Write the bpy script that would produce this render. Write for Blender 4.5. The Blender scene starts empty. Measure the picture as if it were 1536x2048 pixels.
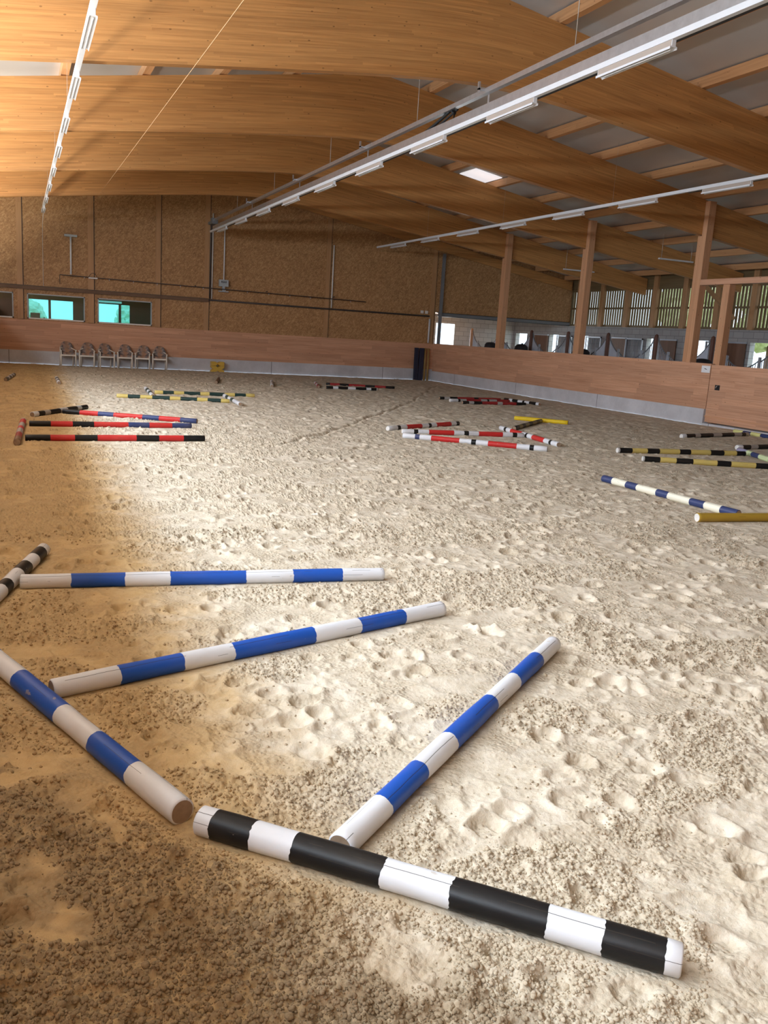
import bpy, math, random
import numpy as np
from mathutils import Vector, Matrix, Quaternion

random.seed(7)
RNG = np.random.default_rng(11)
SC = bpy.context.scene
COL = SC.collection

# ------------------------------------------------------------------ camera
EYE = 1.9
cam_d = bpy.data.cameras.new('camera')
cam = bpy.data.objects.new('camera', cam_d)
COL.objects.link(cam)
cam_d.sensor_fit = 'AUTO'
cam_d.sensor_width = 36.0
cam_d.lens = 1727.3 / 2048 * 36.0
cam_d.clip_start = 0.05
cam_d.clip_end = 400
R0 = Vector((0.921979, -0.38238116, 0.06115039))
R1 = Vector((-0.02110338, -0.20729339, -0.97805117))
R2 = Vector((0.38666441, 0.90045216, -0.19918969))
cam.matrix_world = Matrix(((R0.x, -R1.x, -R2.x, 0), (R0.y, -R1.y, -R2.y, 0), (R0.z, -R1.z, -R2.z, EYE), (0, 0, 0, 1)))
SC.camera = cam

# ------------------------------------------------------------------ colour management
SC.view_settings.view_transform = 'Standard'
SC.view_settings.look = 'None'
SC.view_settings.exposure = 0.0
SC.view_settings.gamma = 1.0
SC.view_settings.use_curve_mapping = False
SC.cycles.diffuse_bounces = 6
SC.cycles.max_bounces = 10
SC.cycles.sample_clamp_indirect = 8.0

# ------------------------------------------------------------------ sky, daylight and added fill
W = bpy.data.worlds.new('sky')
SC.world = W
W.use_nodes = True
bg = W.node_tree.nodes['Background']
bg.inputs[0].default_value = (0.72, 0.87, 1.0, 1)
bg.inputs[1].default_value = 2.3


def daylight(name, loc, direction, sx, sy, power, color, spread=180.0):
    d = bpy.data.lights.new(name, 'AREA')
    d.shape = 'RECTANGLE'
    d.size, d.size_y = sx, sy
    d.energy = power
    d.color = color
    d.spread = math.radians(spread)
    o = bpy.data.objects.new(name, d)
    COL.objects.link(o)
    o.location = loc
    o.rotation_euler = Vector(direction).to_track_quat('-Z', 'Y').to_euler()
    return o


# open long side on the left: sky strip lamp before the added fascia
band = daylight('daylight_open_side', (-3.85, 9.8, 4.84), (1, 0, -0.55), 26.6, 0.6, 2650, (0.72, 0.86, 1.0))
band.rotation_mode = 'QUATERNION'
band.rotation_quaternion = Quaternion((1, 0, 0), -0.011) @ Vector((1, 0, -0.55)).to_track_quat('-Z', 'Y')
# added warm fill lamp outside the open side, brightening the roof from below
daylight('added_yard_fill', (-3.6, 13.5, 0.6), (0.55, 0, 1), 34.0, 1.6, 4000, (1.0, 0.94, 0.84))
# daylight through the stable doors and the slatted wall on the far right
daylight('daylight_stable_side', (27.5, 30.0, 2.6), (-1, 0, 0), 26.0, 4.6, 450, (0.90, 0.97, 1.0))
# daylight through the open gable door of the stable annexe
daylight('daylight_annexe', (20.9, 43.2, 1.6), (0, -1, 0), 1.6, 3.0, 380, (0.92, 0.97, 1.0))

# ------------------------------------------------------------------ setting dimensions
XR = 17.75          # right arena boards
YE = 36.8           # end wall
XL = -1.65          # left arena boards
YF = -3.2           # wall behind the viewer
XF = 25.1           # outer stable wall
XC, ZRIDGE, SLOPE = 7.93, 7.86, 0.167
BEAMS = [3.3, 8.9, 14.72, 20.2, 25.75, 31.2]     # near faces of the curved beams


def beam_top(x):
    return ZRIDGE - SLOPE * abs(x - XC)


def roof_z(x):
    return beam_top(x) + 0.24


def beam_bottom(x):
    return 6.58 - 0.131 * math.sqrt((x - XC) ** 2 + 1.45 ** 2)


# ------------------------------------------------------------------ material helpers
class NT:
    def __init__(self, name):
        self.m = bpy.data.materials.new(name)
        self.m.use_nodes = True
        self.t = self.m.node_tree
        self.b = self.t.nodes['Principled BSDF']

    def n(self, typ, **kw):
        nd = self.t.nodes.new(typ)
        ins = kw.pop('ins', {})
        for k, v in kw.items():
            setattr(nd, k, v)
        for k, v in ins.items():
            if hasattr(v, 'links') or isinstance(v, bpy.types.NodeSocket):
                self.t.links.new(v, nd.inputs[k])
            else:
                nd.inputs[k].default_value = v
        return nd

    def math(self, op, a, b=0.0, c=0.0, clamp=False):
        nd = self.n('ShaderNodeMath', operation=op, use_clamp=clamp, ins={0: a, 1: b, 2: c})
        return nd.outputs[0]

    def mix(self, fac, a, b, blend='MIX'):
        nd = self.n('ShaderNodeMix', data_type='RGBA', blend_type=blend)
        for k, v in ((0, fac), (6, a), (7, b)):
            if isinstance(v, bpy.types.NodeSocket):
                self.t.links.new(v, nd.inputs[k])
            else:
                nd.inputs[k].default_value = v if k == 0 else (tuple(v) + (1,))[:4]
        return nd.outputs[2]

    def vec(self, x, y, z):
        return self.n('ShaderNodeCombineXYZ', ins={0: x, 1: y, 2: z}).outputs[0]

    def sep(self, v):
        return self.n('ShaderNodeSeparateXYZ', ins={0: v}).outputs

    def noise(self, vec, scale, detail=3.0, rough=0.55):
        return self.n('ShaderNodeTexNoise', ins={'Vector': vec, 'Scale': scale, 'Detail': detail, 'Roughness': rough}).outputs[0]

    def ramp(self, f, stops):
        nd = self.n('ShaderNodeValToRGB', ins={0: f})
        e = nd.color_ramp.elements
        while len(e) < len(stops):
            e.new(0.5)
        for el, (p, c) in zip(e, stops):
            el.position = p
            el.color = (tuple(c) + (1,))[:4] if hasattr(c, '__len__') else (c, c, c, 1)
        return nd.outputs[0]

    def out(self, color=None, rough=None, bump=None, bump_s=0.3, bump_d=0.01, metal=None):
        for k, v in (('Base Color', color), ('Roughness', rough), ('Metallic', metal)):
            if v is None:
                continue
            if isinstance(v, bpy.types.NodeSocket):
                self.t.links.new(v, self.b.inputs[k])
            else:
                self.b.inputs[k].default_value = (tuple(v) + (1,))[:4] if k == 'Base Color' else v
        if bump is not None:
            bn = self.n('ShaderNodeBump', ins={'Strength': bump_s, 'Distance': bump_d, 'Height': bump})
            self.t.links.new(bn.outputs[0], self.b.inputs['Normal'])
        return self.m


def plain(name, color, rough=0.6, metal=0.0, var=0.12, scale=6.0, bump=0.0):
    t = NT(name)
    g = t.n('ShaderNodeTexCoord').outputs['Object']
    f = t.noise(g, scale, 4)
    c = t.mix(f, tuple(v * (1 - var) for v in color), tuple(min(1, v * (1 + var)) for v in color))
    return t.out(c, rough, f if bump else None, bump, 0.01, metal)


def wood(name, c1, c2, lam=0.04, rough=0.55, knot=0.55, dark=(0.10, 0.045, 0.015), board=2.4, joint=0.0, tint=0.16):
    """grain along u, boards or lamellas stacked along v, both in metres"""
    t = NT(name)
    uv = t.n('ShaderNodeUVMap').outputs[0]
    rnd = t.n('ShaderNodeObjectInfo').outputs['Random']
    s = t.sep(uv)
    u = t.math('ADD', s[0], t.math('MULTIPLY', rnd, 37.0))
    v = s[1]
    row = t.math('FLOOR', t.math('DIVIDE', v, lam))
    wn = t.n('ShaderNodeTexWhiteNoise', noise_dimensions='1D', ins={'W': row}).outputs[0]
    seg = t.math('FLOOR', t.math('DIVIDE', t.math('ADD', u, t.math('MULTIPLY', wn, 9.0)), board))
    cell = t.n('ShaderNodeTexWhiteNoise', noise_dimensions='2D', ins={'Vector': t.vec(row, seg, 0.0)}).outputs[0]
    gv = t.vec(t.math('ADD', t.math('MULTIPLY', u, 0.9), t.math('MULTIPLY', cell, 13.0)), t.math('MULTIPLY', v, 34.0), rnd)
    grain = t.noise(gv, 1.0, 4, 0.6)
    broad = t.noise(t.vec(t.math('MULTIPLY', u, 0.35), t.math('MULTIPLY', v, 5.0), rnd), 1.0, 3)
    f = t.math('ADD', t.math('MULTIPLY', grain, 0.80), t.math('MULTIPLY', broad, 0.20))
    col = t.ramp(f, [(0.30, c2), (0.62, c1)])
    br = t.math('ADD', 1.0 - tint / 2, t.math('MULTIPLY', cell, tint))
    col = t.mix(1.0, col, t.vec(br, br, br), 'MULTIPLY')
    if joint:
        fr = t.math('FRACT', t.math('DIVIDE', v, lam))
        jm = t.math('LESS_THAN', fr, joint)
        col = t.mix(t.math('MULTIPLY', jm, 0.45), col, dark)
    if knot:
        kn = t.n('ShaderNodeTexVoronoi', voronoi_dimensions='2D', ins={'Vector': t.vec(t.math('MULTIPLY', u, 1.0), t.math('MULTIPLY', v, 2.0), 0.0), 'Scale': 2.4})
        kr = t.n('ShaderNodeTexWhiteNoise', noise_dimensions='3D', ins={'Vector': kn.outputs['Color']}).outputs[0]
        rad = t.math('MULTIPLY', t.math('SUBTRACT', kr, 0.35), 0.085)
        km = t.math('MULTIPLY', t.math('LESS_THAN', kn.outputs['Distance'], rad), knot)
        col = t.mix(km, col, dark)
    return t.out(col, rough, f, 0.08, 0.004)


# glued laminated timber, kick boards, rough sawn posts
GLULAM = wood('glulam_spruce', (0.57, 0.285, 0.095), (0.40, 0.180, 0.053), lam=0.042, tint=0.22)
BOARD = wood('kickboard_larch', (0.66, 0.375, 0.235), (0.49, 0.245, 0.135), lam=0.16, joint=0.02, knot=0.6, tint=0.22)
POSTW = wood('post_spruce', (0.66, 0.36, 0.20), (0.50, 0.25, 0.12), lam=0.12, knot=0.7, tint=0.08)
PURLIN = wood('purlin_spruce', (0.66, 0.36, 0.17), (0.52, 0.26, 0.11), lam=0.12, knot=0.6, tint=0.08)
STUD = wood('stud_spruce', (0.50, 0.285, 0.135), (0.40, 0.215, 0.092), lam=0.10, knot=0.4, tint=0.08)
BROWN = wood('brown_board', (0.20, 0.10, 0.06), (0.13, 0.06, 0.035), lam=0.12, knot=0.2)
DARKPOST = plain('dark_brown_post', (0.13, 0.055, 0.035), 0.6)


def osb():
    t = NT('strand_board')
    p = t.n('ShaderNodeNewGeometry').outputs['Position']
    s = t.sep(p)
    x = t.math('ADD', s[0], t.math('MULTIPLY', s[1], 0.77))
    z = s[2]
    acc = None
    for i, (a, sc) in enumerate(((0.2, 40), (1.2, 36), (2.3, 44), (0.8, 30))):
        ca, sa = math.cos(a), math.sin(a)
        uu = t.math('ADD', t.math('MULTIPLY', x, ca), t.math('MULTIPLY', z, sa))
        vv = t.math('SUBTRACT', t.math('MULTIPLY', z, ca), t.math('MULTIPLY', x, sa))
        vo = t.n('ShaderNodeTexVoronoi', voronoi_dimensions='2D', ins={'Vector': t.vec(t.math('MULTIPLY', uu, 0.28), vv, 0.0), 'Scale': float(sc)})
        g = t.sep(vo.outputs['Color'])[0]
        acc = g if acc is None else t.math('ADD', acc, g)
    f = t.math('MULTIPLY', acc, 0.25)
    f2 = t.noise(p, 1.2, 3)
    f3 = t.math('ADD', t.math('MULTIPLY', f, 0.8), t.math('MULTIPLY', f2, 0.2))
    c = t.ramp(f3, [(0.18, (0.27, 0.135, 0.05)), (0.5, (0.42, 0.225, 0.092)), (0.82, (0.60, 0.37, 0.175))])
    return t.out(c, 0.6, f, 0.1, 0.004)


OSB = osb()


def concrete():
    t = NT('cast_concrete')
    p = t.n('ShaderNodeNewGeometry').outputs['Position']
    f = t.noise(p, 1.1, 5)
    g = t.noise(p, 14, 4)
    c = t.ramp(f, [(0.3, (0.50, 0.50, 0.53)), (0.7, (0.70, 0.70, 0.74))])
    c = t.mix(t.math('MULTIPLY', g, 0.3), c, (0.30, 0.29, 0.28))
    s = t.sep(p)
    j = t.math('LESS_THAN', t.math('FRACT', t.math('DIVIDE', t.math('ADD', s[0], s[1]), 5.2)), 0.004)
    c = t.mix(j, c, (0.12, 0.12, 0.12))
    return t.out(c, 0.8, g, 0.2, 0.01)


CONC = concrete()


def blocks(name='pale_block_masonry', k=1.0):
    t = NT(name)
    p = t.n('ShaderNodeNewGeometry').outputs['Position']
    s = t.sep(p)
    br = t.n('ShaderNodeTexBrick', ins={'Vector': t.vec(t.math('ADD', s[0], s[1]), s[2], 0.0), 'Color1': (0.62 * k, 0.61 * k, 0.61 * k, 1), 'Color2': (0.54 * k, 0.53 * k, 0.54 * k, 1), 'Mortar': (0.36 * k, 0.35 * k, 0.35 * k, 1), 'Scale': 1.0, 'Mortar Size': 0.012, 'Brick Width': 0.5, 'Row Height': 0.24})
    return t.out(br.outputs[0], 0.85)


BLOCK = blocks()
BLOCKSHADE = blocks('shaded_block_masonry', 0.66)  # shaded copy of the block masonry for the dim stable wall
GALV = plain('galvanised_steel', (0.62, 0.64, 0.68), 0.32, 0.85, 0.2, 9)
GREYSTEEL = plain('grey_painted_steel', (0.22, 0.23, 0.25), 0.5, 0.3)
WHITEP = plain('white_enamel', (0.70, 0.71, 0.74), 0.35, 0.0, 0.04)
LAMPIN = plain('shade_tinted_reflector', (0.42, 0.35, 0.30), 0.4, 0.0, 0.04)  # shade and warm bounce on the lamp sides mixed into this colour
TUBEM = plain('lamp_glass', (0.82, 0.84, 0.86), 0.2, 0.0, 0.03)
DARKPIPE = plain('dark_pipe', (0.07, 0.055, 0.05), 0.6, 0.2)
DUSTPIPE = plain('dusty_tray', (0.17, 0.10, 0.06), 0.8, 0.0, 0.3, 3)
WHITEPIPE = plain('white_plastic_pipe', (0.78, 0.76, 0.72), 0.5)
RUBBER = plain('black_rubber', (0.012, 0.012, 0.013), 0.6)
GREYBOX = plain('grey_plastic_box', (0.42, 0.46, 0.48), 0.5)
WIREM = plain('thin_wire', (0.55, 0.52, 0.48), 0.5, 0.4)
ROPEM = plain('tan_cord', (0.62, 0.36, 0.16), 0.8)
CHAIRW = plain('white_chair_paint', (0.82, 0.78, 0.70), 0.45)
NAVYPAD = plain('navy_pad', (0.018, 0.02, 0.045), 0.6)
YPOLE = plain('ochre_pole_paint', (0.32, 0.19, 0.06), 0.6, 0, 0.25)
YBLOCK = plain('yellow_plastic', (0.62, 0.40, 0.06), 0.5)
PAPER = plain('white_paper', (0.85, 0.86, 0.88), 0.7, 0, 0.02)
INK = plain('black_ink', (0.03, 0.03, 0.03), 0.6)
SILVER = plain('grey_stall_bar', (0.46, 0.50, 0.57), 0.4, 0.3)
PANELG = plain('grey_stall_panel', (0.52, 0.57, 0.66), 0.5)
TUBDARK = plain('dark_tub', (0.018, 0.015, 0.018), 0.7)


def roofmat():
    t = NT('silver_roof_lining')
    p = t.n('ShaderNodeNewGeometry').outputs['Position']
    s = t.sep(p)
    rib = t.math('FRACT', t.math('DIVIDE', s[1], 0.25))
    f = t.noise(p, 0.8, 3)
    c = t.mix(f, (0.52, 0.51, 0.50), (0.64, 0.63, 0.62))
    return t.out(c, 0.42, rib, 0.10, 0.01, 0.25)


ROOFM = roofmat()


def glassmat(name, tint, gloss=0.08):
    t = NT(name)
    tr = t.n('ShaderNodeBsdfTransparent', ins={0: tint + (1,)})
    gl = t.n('ShaderNodeBsdfGlossy', ins={0: (1, 1, 1, 1), 'Roughness': 0.03})
    mx = t.n('ShaderNodeMixShader', ins={0: gloss, 1: tr.outputs[0], 2: gl.outputs[0]})
    t.t.links.new(mx.outputs[0], t.t.nodes['Material Output'].inputs[0])
    return t.m


GLASS = glassmat('cyan_tinted_glass', (0.42, 0.80, 0.78))
GLASSD = glassmat('dusky_glass', (0.40, 0.45, 0.42), 0.05)


def emis(name, col, s):
    t = NT(name)
    t.b.inputs['Base Color'].default_value = col + (1,)
    t.b.inputs['Emission Color'].default_value = col + (1,)
    t.b.inputs['Emission Strength'].default_value = s
    return t.m


GLOWSHEET = emis('glowing_roof_sheet', (0.95, 0.93, 0.97), 0.75)
LEDLIT = emis('lit_tube', (0.85, 1.0, 1.0), 0.7)


def sandmat(loose):
    """dry pale crust, tan damp crumbs, warm shade by the left boards painted in ochre"""
    t = NT('sand_crumb' if loose else 'riding_sand')
    p = t.n('ShaderNodeNewGeometry').outputs['Position']
    s = t.sep(p)
    n1 = t.noise(p, 0.55, 4, 0.6)
    n2 = t.noise(p, 3.5, 5, 0.65)
    n3 = t.noise(p, 24, 5, 0.7)
    n4 = t.noise(p, 130, 3, 0.7)
    f = t.math('ADD', t.math('MULTIPLY', n2, 0.4), t.math('MULTIPLY', n3, 0.6))
    if loose:
        cr = 0.9
    else:
        cr = t.n('ShaderNodeAttribute', attribute_name='crumb').outputs['Fac']
        # crumbs too small for the relief
        vo = t.n('ShaderNodeTexVoronoi', ins={'Vector': p, 'Scale': 42.0, 'Randomness': 1.0}).outputs['Distance']
        pm = t.n('ShaderNodeMapRange', interpolation_type='SMOOTHSTEP', ins={0: t.noise(p, 2.3, 4, 0.6), 1: 0.44, 2: 0.56}).outputs[0]
        lump = t.math('MULTIPLY', t.math('SUBTRACT', 1.0, t.math('MULTIPLY', vo, 1.6), clamp=True), pm)
        cr = t.math('MAXIMUM', cr, t.math('MULTIPLY', pm, 0.55))
    dry = t.ramp(f, [(0.30, (0.46, 0.385, 0.275)), (0.50, (0.60, 0.53, 0.42)), (0.68, (0.67, 0.61, 0.515))])
    tan = t.mix(n3, (0.29, 0.225, 0.145), (0.56, 0.465, 0.335))
    base = t.mix(t.math('MULTIPLY', cr, 0.8), dry, tan)
    # warm shade along the left boards, painted into the sand as ochre
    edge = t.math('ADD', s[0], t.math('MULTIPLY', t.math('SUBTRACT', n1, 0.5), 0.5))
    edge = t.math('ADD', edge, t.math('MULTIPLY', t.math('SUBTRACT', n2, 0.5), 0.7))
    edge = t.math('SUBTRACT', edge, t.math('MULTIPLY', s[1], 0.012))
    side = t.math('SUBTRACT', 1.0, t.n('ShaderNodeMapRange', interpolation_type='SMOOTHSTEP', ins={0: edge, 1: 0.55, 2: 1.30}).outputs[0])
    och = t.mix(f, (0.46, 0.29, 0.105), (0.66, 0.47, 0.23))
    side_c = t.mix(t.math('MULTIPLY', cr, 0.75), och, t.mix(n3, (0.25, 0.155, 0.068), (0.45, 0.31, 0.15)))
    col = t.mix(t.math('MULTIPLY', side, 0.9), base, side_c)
    # wet clods in the near left corner
    ax = t.math('ADD', t.math('MULTIPLY', s[0], 0.9), t.math('MULTIPLY', s[1], 0.62))
    ax = t.math('ADD', ax, t.math('MULTIPLY', t.math('SUBTRACT', n1, 0.5), 0.6))
    ax = t.math('ADD', ax, t.math('MULTIPLY', t.math('SUBTRACT', n2, 0.5), 0.9))
    wet = t.math('SUBTRACT', 1.0, t.n('ShaderNodeMapRange', interpolation_type='SMOOTHSTEP', ins={0: ax, 1: 2.05, 2: 2.40}).outputs[0])
    wet = t.math('MULTIPLY', wet, t.math('ADD', 0.15, t.math('MULTIPLY', cr, 0.9), clamp=True))
    col = t.mix(t.math('MULTIPLY', wet, 0.85), col, t.mix(n3, (0.13, 0.092, 0.052), (0.33, 0.25, 0.155)))
    dk = t.math('MULTIPLY', t.n('ShaderNodeMapRange', ins={0: n4, 1: 0.60, 2: 0.74}).outputs[0], 0.30)
    col = t.mix(dk, col, (0.17, 0.13, 0.085))
    h = t.math('ADD', t.math('MULTIPLY', n3, 0.5), t.math('MULTIPLY', n4, 0.25))
    if not loose:
        h = t.math('ADD', h, t.math('MULTIPLY', lump, 0.55))
    return t.out(col, 0.95, h, 0.75, 0.014)


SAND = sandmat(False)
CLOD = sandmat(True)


def paint(name, col, chips=0.5, dirt=0.35, crack=0.8, rough=0.42):
    t = NT('paint_' + name)
    uv = t.n('ShaderNodeUVMap').outputs[0]
    rnd = t.n('ShaderNodeObjectInfo').outputs['Random']
    s = t.sep(uv)
    u = t.math('ADD', s[0], t.math('MULTIPLY', rnd, 19.0))
    v = s[1]
    n1 = t.noise(t.vec(t.math('MULTIPLY', u, 9.0), t.math('MULTIPLY', v, 16.0), 1.0), 1.0, 4)
    n2 = t.noise(t.vec(t.math('MULTIPLY', u, 2.2), t.math('MULTIPLY', v, 5.0), 4.0), 1.0, 3)
    dirt_c = (0.40, 0.31, 0.21)
    d = t.math('MULTIPLY', t.n('ShaderNodeMapRange', ins={0: n2, 1: 0.52, 2: 0.80}).outputs[0], dirt)
    c = t.mix(t.math('MULTIPLY', n1, 0.25), col, tuple(min(1, x * 0.78) for x in col))
    c = t.mix(d, c, dirt_c)
    ch = t.math('MULTIPLY', t.math('GREATER_THAN', n1, 0.70), chips)
    c = t.mix(ch, c, (0.45, 0.37, 0.28))
    wob = t.math('MULTIPLY', t.math('SUBTRACT', t.noise(t.vec(t.math('MULTIPLY', u, 3.0), 0.0, rnd), 1.0, 4), 0.5), 0.012)
    ck = None
    for v0, gate, wd in ((0.110, 0.46, 0.0014), (0.150, 0.56, 0.0010), (0.06, 0.60, 0.0008)):
        one = t.math('LESS_THAN', t.math('ABSOLUTE', t.math('SUBTRACT', t.math('ADD', v, wob), v0)), wd)
        one = t.math('MULTIPLY', one, t.math('GREATER_THAN', t.noise(t.vec(t.math('MULTIPLY', u, 3.2), v0 * 60, rnd), 1.0, 2), gate))
        ck = one if ck is None else t.math('MAXIMUM', ck, one)
    ck = t.math('MULTIPLY', ck, crack)
    c = t.mix(ck, c, (0.03, 0.025, 0.02))
    h = t.math('SUBTRACT', t.math('MULTIPLY', n1, 0.4), t.math('MULTIPLY', ck, 1.0))
    t.b.inputs['Specular IOR Level'].default_value = 0.28
    return t.out(c, rough, h, 0.5, 0.008)


PC = {
    'W': paint('white', (0.70, 0.72, 0.76)), 'K': paint('black', (0.010, 0.0095, 0.010), 0.5, 0.04),
    'B': paint('blue', (0.014, 0.085, 0.42), 0.5, 0.08), 'R': paint('red', (0.55, 0.030, 0.028), 0.3, 0.12),
    'N': paint('navy', (0.038, 0.055, 0.15), 0.4, 0.15), 'g': paint('grey', (0.42, 0.41, 0.40)),
    'b': paint('bark', (0.20, 0.11, 0.06), 0.3, 0.4), 'r': paint('maroon', (0.33, 0.028, 0.03), 0.3, 0.12),
    'k': paint('charcoal', (0.07, 0.065, 0.055), 0.4, 0.25), 'Y': paint('yellow', (0.66, 0.52, 0.16), 0.3, 0.25),
    'G': paint('green', (0.018, 0.045, 0.04), 0.6, 0.08), 'L': paint('lemon', (0.74, 0.73, 0.30), 0.3, 0.1),
    'y': paint('golden', (0.78, 0.55, 0.02), 0.2, 0.1), 'o': paint('ochre', (0.42, 0.27, 0.035), 0.2, 0.2),
    'p': paint('lilac', (0.33, 0.33, 0.48)), 'V': paint('lime', (0.66, 0.78, 0.45), 0.3, 0.1),
    'C': paint('cream', (0.84, 0.82, 0.68), 0.2, 0.1), 't': paint('olive', (0.26, 0.22, 0.10), 0.3, 0.2),
}
ENDGRAIN = plain('end_grain', (0.30, 0.21, 0.14), 0.9, 0, 0.35, 30)
ENDWHITE = plain('white_painted_end', (0.70, 0.68, 0.64), 0.7, 0, 0.2, 20)


def fabric():
    t = NT('patterned_upholstery')
    g = t.n('ShaderNodeTexCoord').outputs['Object']
    n = t.n('ShaderNodeTexVoronoi', ins={'Vector': g, 'Scale': 11.0})
    k = t.sep(n.outputs['Color'])[0]
    c = t.ramp(k, [(0.2, (0.15, 0.125, 0.12)), (0.5, (0.32, 0.27, 0.25)), (0.8, (0.40, 0.24, 0.17))])
    s = t.sep(g)
    st = t.math('LESS_THAN', t.math('ABSOLUTE', s[0]), 0.07)
    c = t.mix(t.math('MULTIPLY', st, 0.55), c, (0.40, 0.22, 0.12))
    return t.out(c, 0.9)


FABRIC = fabric()


# ------------------------------------------------------------------ mesh helpers
class MB:
    def __init__(self):
        self.v, self.f, self.m, self.uv, self.sm = [], [], [], [], []
        self.mats = []

    def mi(self, mat):
        if mat not in self.mats:
            self.mats.append(mat)
        return self.mats.index(mat)

    def face(self, idx, mat, uv=None, smooth=False):
        self.f.append(idx)
        self.m.append(self.mi(mat))
        self.uv.append(uv or [(0, 0)] * len(idx))
        self.sm.append(smooth)

    def box(self, x0, x1, y0, y1, z0, z1, mat, bev=0.0, M=None):
        """grain (u) follows the longest side"""
        L = (abs(x1 - x0), abs(y1 - y0), abs(z1 - z0))
        ax = L.index(max(L))
        P = [(x, y, z) for x in (x0, x1) for y in (y0, y1) for z in (z0, z1)]
        F = [(0, 1, 3, 2), (4, 6, 7, 5), (0, 4, 5, 1), (2, 3, 7, 6), (0, 2, 6, 4), (1, 5, 7, 3)]
        nrm = (0, 0, 1, 1, 2, 2)
        b = len(self.v)
        for p in P:
            self.v.append(tuple(M @ Vector(p)) if M is not None else p)
        for fc, na in zip(F, nrm):
            others = [a for a in (0, 1, 2) if a != na]
            if ax in others:
                ua = ax
                va = [a for a in others if a != ax][0]
            else:
                va, ua = others[1], others[0]
            self.face([b + i for i in fc], mat, [(P[i][ua], P[i][va]) for i in fc])
        return self

    def tube(self, pts, r, mat, n=10, cap=True, smooth=True, closed=False):
        pts = [Vector(p) for p in pts]
        rs = r if hasattr(r, '__len__') else [r] * len(pts)
        b = len(self.v)
        up = Vector((0, 0, 1))
        L = 0.0
        us = []
        for i, p in enumerate(pts):
            if closed:
                d = pts[(i + 1) % len(pts)] - pts[i - 1]
            else:
                d = pts[min(i + 1, len(pts) - 1)] - pts[max(i - 1, 0)]
            d.normalize()
            a = d.cross(up)
            if a.length < 0.05:
                a = d.cross(Vector((0, 1, 0)))
            a.normalize()
            c = a.cross(d)
            if i:
                L += (p - pts[i - 1]).length
            us.append(L)
            for k in range(n):
                t = 2 * math.pi * k / n
                q = p + (a * math.cos(t) + c * math.sin(t)) * rs[i]
                self.v.append(tuple(q))
        N = len(pts)
        for i in range(N if closed else N - 1):
            j = (i + 1) % N
            for k in range(n):
                k2 = (k + 1) % n
                self.face([b + i * n + k, b + j * n + k, b + j * n + k2, b + i * n + k2], mat,
                          [(us[i], k * 0.02), (us[j], k * 0.02), (us[j], k * 0.02 + 0.02), (us[i], k * 0.02 + 0.02)], smooth)
        if cap and not closed:
            self.face([b + k for k in range(n)][::-1], mat)
            self.face([b + (N - 1) * n + k for k in range(n)], mat)
        return self

    def prism(self, poly, axis, a0, a1, mat, uvs=None):
        """extrude a polygon (list of 2-D points) along axis x or y or z"""
        b = len(self.v)
        n = len(poly)

        def P(p, a):
            return (a, p[0], p[1]) if axis == 'x' else (p[0], a, p[1]) if axis == 'y' else (p[0], p[1], a)
        for a in (a0, a1):
            for p in poly:
                self.v.append(P(p, a))
        u = uvs or poly
        self.face([b + i for i in range(n)], mat, [u[i] for i in range(n)])
        self.face([b + n + i for i in range(n)][::-1], mat, [u[i] for i in range(n)][::-1])
        for i in range(n):
            j = (i + 1) % n
            self.face([b + i, b + n + i, b + n + j, b + j], mat, [(u[i][0], 0), (u[i][0], a1 - a0), (u[j][0], a1 - a0), (u[j][0], 0)])
        return self

    def build(self, name, parent=None, bevel=0.0):
        me = bpy.data.meshes.new(name)
        me.from_pydata(self.v, [], self.f)
        for m in self.mats:
            me.materials.append(m)
        me.polygons.foreach_set('material_index', self.m)
        me.polygons.foreach_set('use_smooth', self.sm)
        ul = me.uv_layers.new(name='UVMap')
        ul.data.foreach_set('uv', [c for f in self.uv for p in f for c in p])
        me.update()
        import bmesh
        bm = bmesh.new()
        bm.from_mesh(me)
        bmesh.ops.recalc_face_normals(bm, faces=bm.faces)
        bm.to_mesh(me)
        bm.free()
        o = bpy.data.objects.new(name, me)
        COL.objects.link(o)
        if parent is not None:
            o.parent = parent
        if bevel:
            md = o.modifiers.new('bevel', 'BEVEL')
            md.width = bevel
            md.segments = 2
            md.limit_method = 'ANGLE'
        return o


def tag(o, label, cat, group=None, kind=None):
    o['label'] = label
    o['category'] = cat
    if group:
        o['group'] = group
    if kind:
        o['kind'] = kind
    return o


def empty(name, loc, rz=0.0):
    o = bpy.data.objects.new(name, None)
    COL.objects.link(o)
    o.location = loc
    o.rotation_euler = (0, 0, rz)
    return o


def struct(mb, name, parent=None, bevel=0.0):
    o = mb.build(name, parent, bevel)
    if parent is None:
        o['kind'] = 'structure'
    return o


ORD = ['first', 'second', 'third', 'fourth', 'fifth', 'sixth', 'seventh', 'eighth', 'ninth', 'tenth', 'eleventh', 'twelfth', 'thirteenth', 'fourteenth', 'fifteenth', 'sixteenth']

# ------------------------------------------------------------------ numpy noise for the sand relief


def _hash(ix, iy, s):
    h = (ix.astype(np.int64) * 374761393 + iy.astype(np.int64) * 668265263 + s * 1442695041) & 0xFFFFFFFF
    h = ((h ^ (h >> 13)) * 1274126177) & 0xFFFFFFFF
    h = (h ^ (h >> 16)) & 0xFFFFFFFF
    return h.astype(np.float64) / 4294967295.0


def vnoise(x, y, s=0):
    ix, iy = np.floor(x), np.floor(y)
    fx, fy = x - ix, y - iy
    fx = fx * fx * (3 - 2 * fx)
    fy = fy * fy * (3 - 2 * fy)
    a, b = _hash(ix, iy, s), _hash(ix + 1, iy, s)
    c, d = _hash(ix, iy + 1, s), _hash(ix + 1, iy + 1, s)
    return (a * (1 - fx) + b * fx) * (1 - fy) + (c * (1 - fx) + d * fx) * fy


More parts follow.
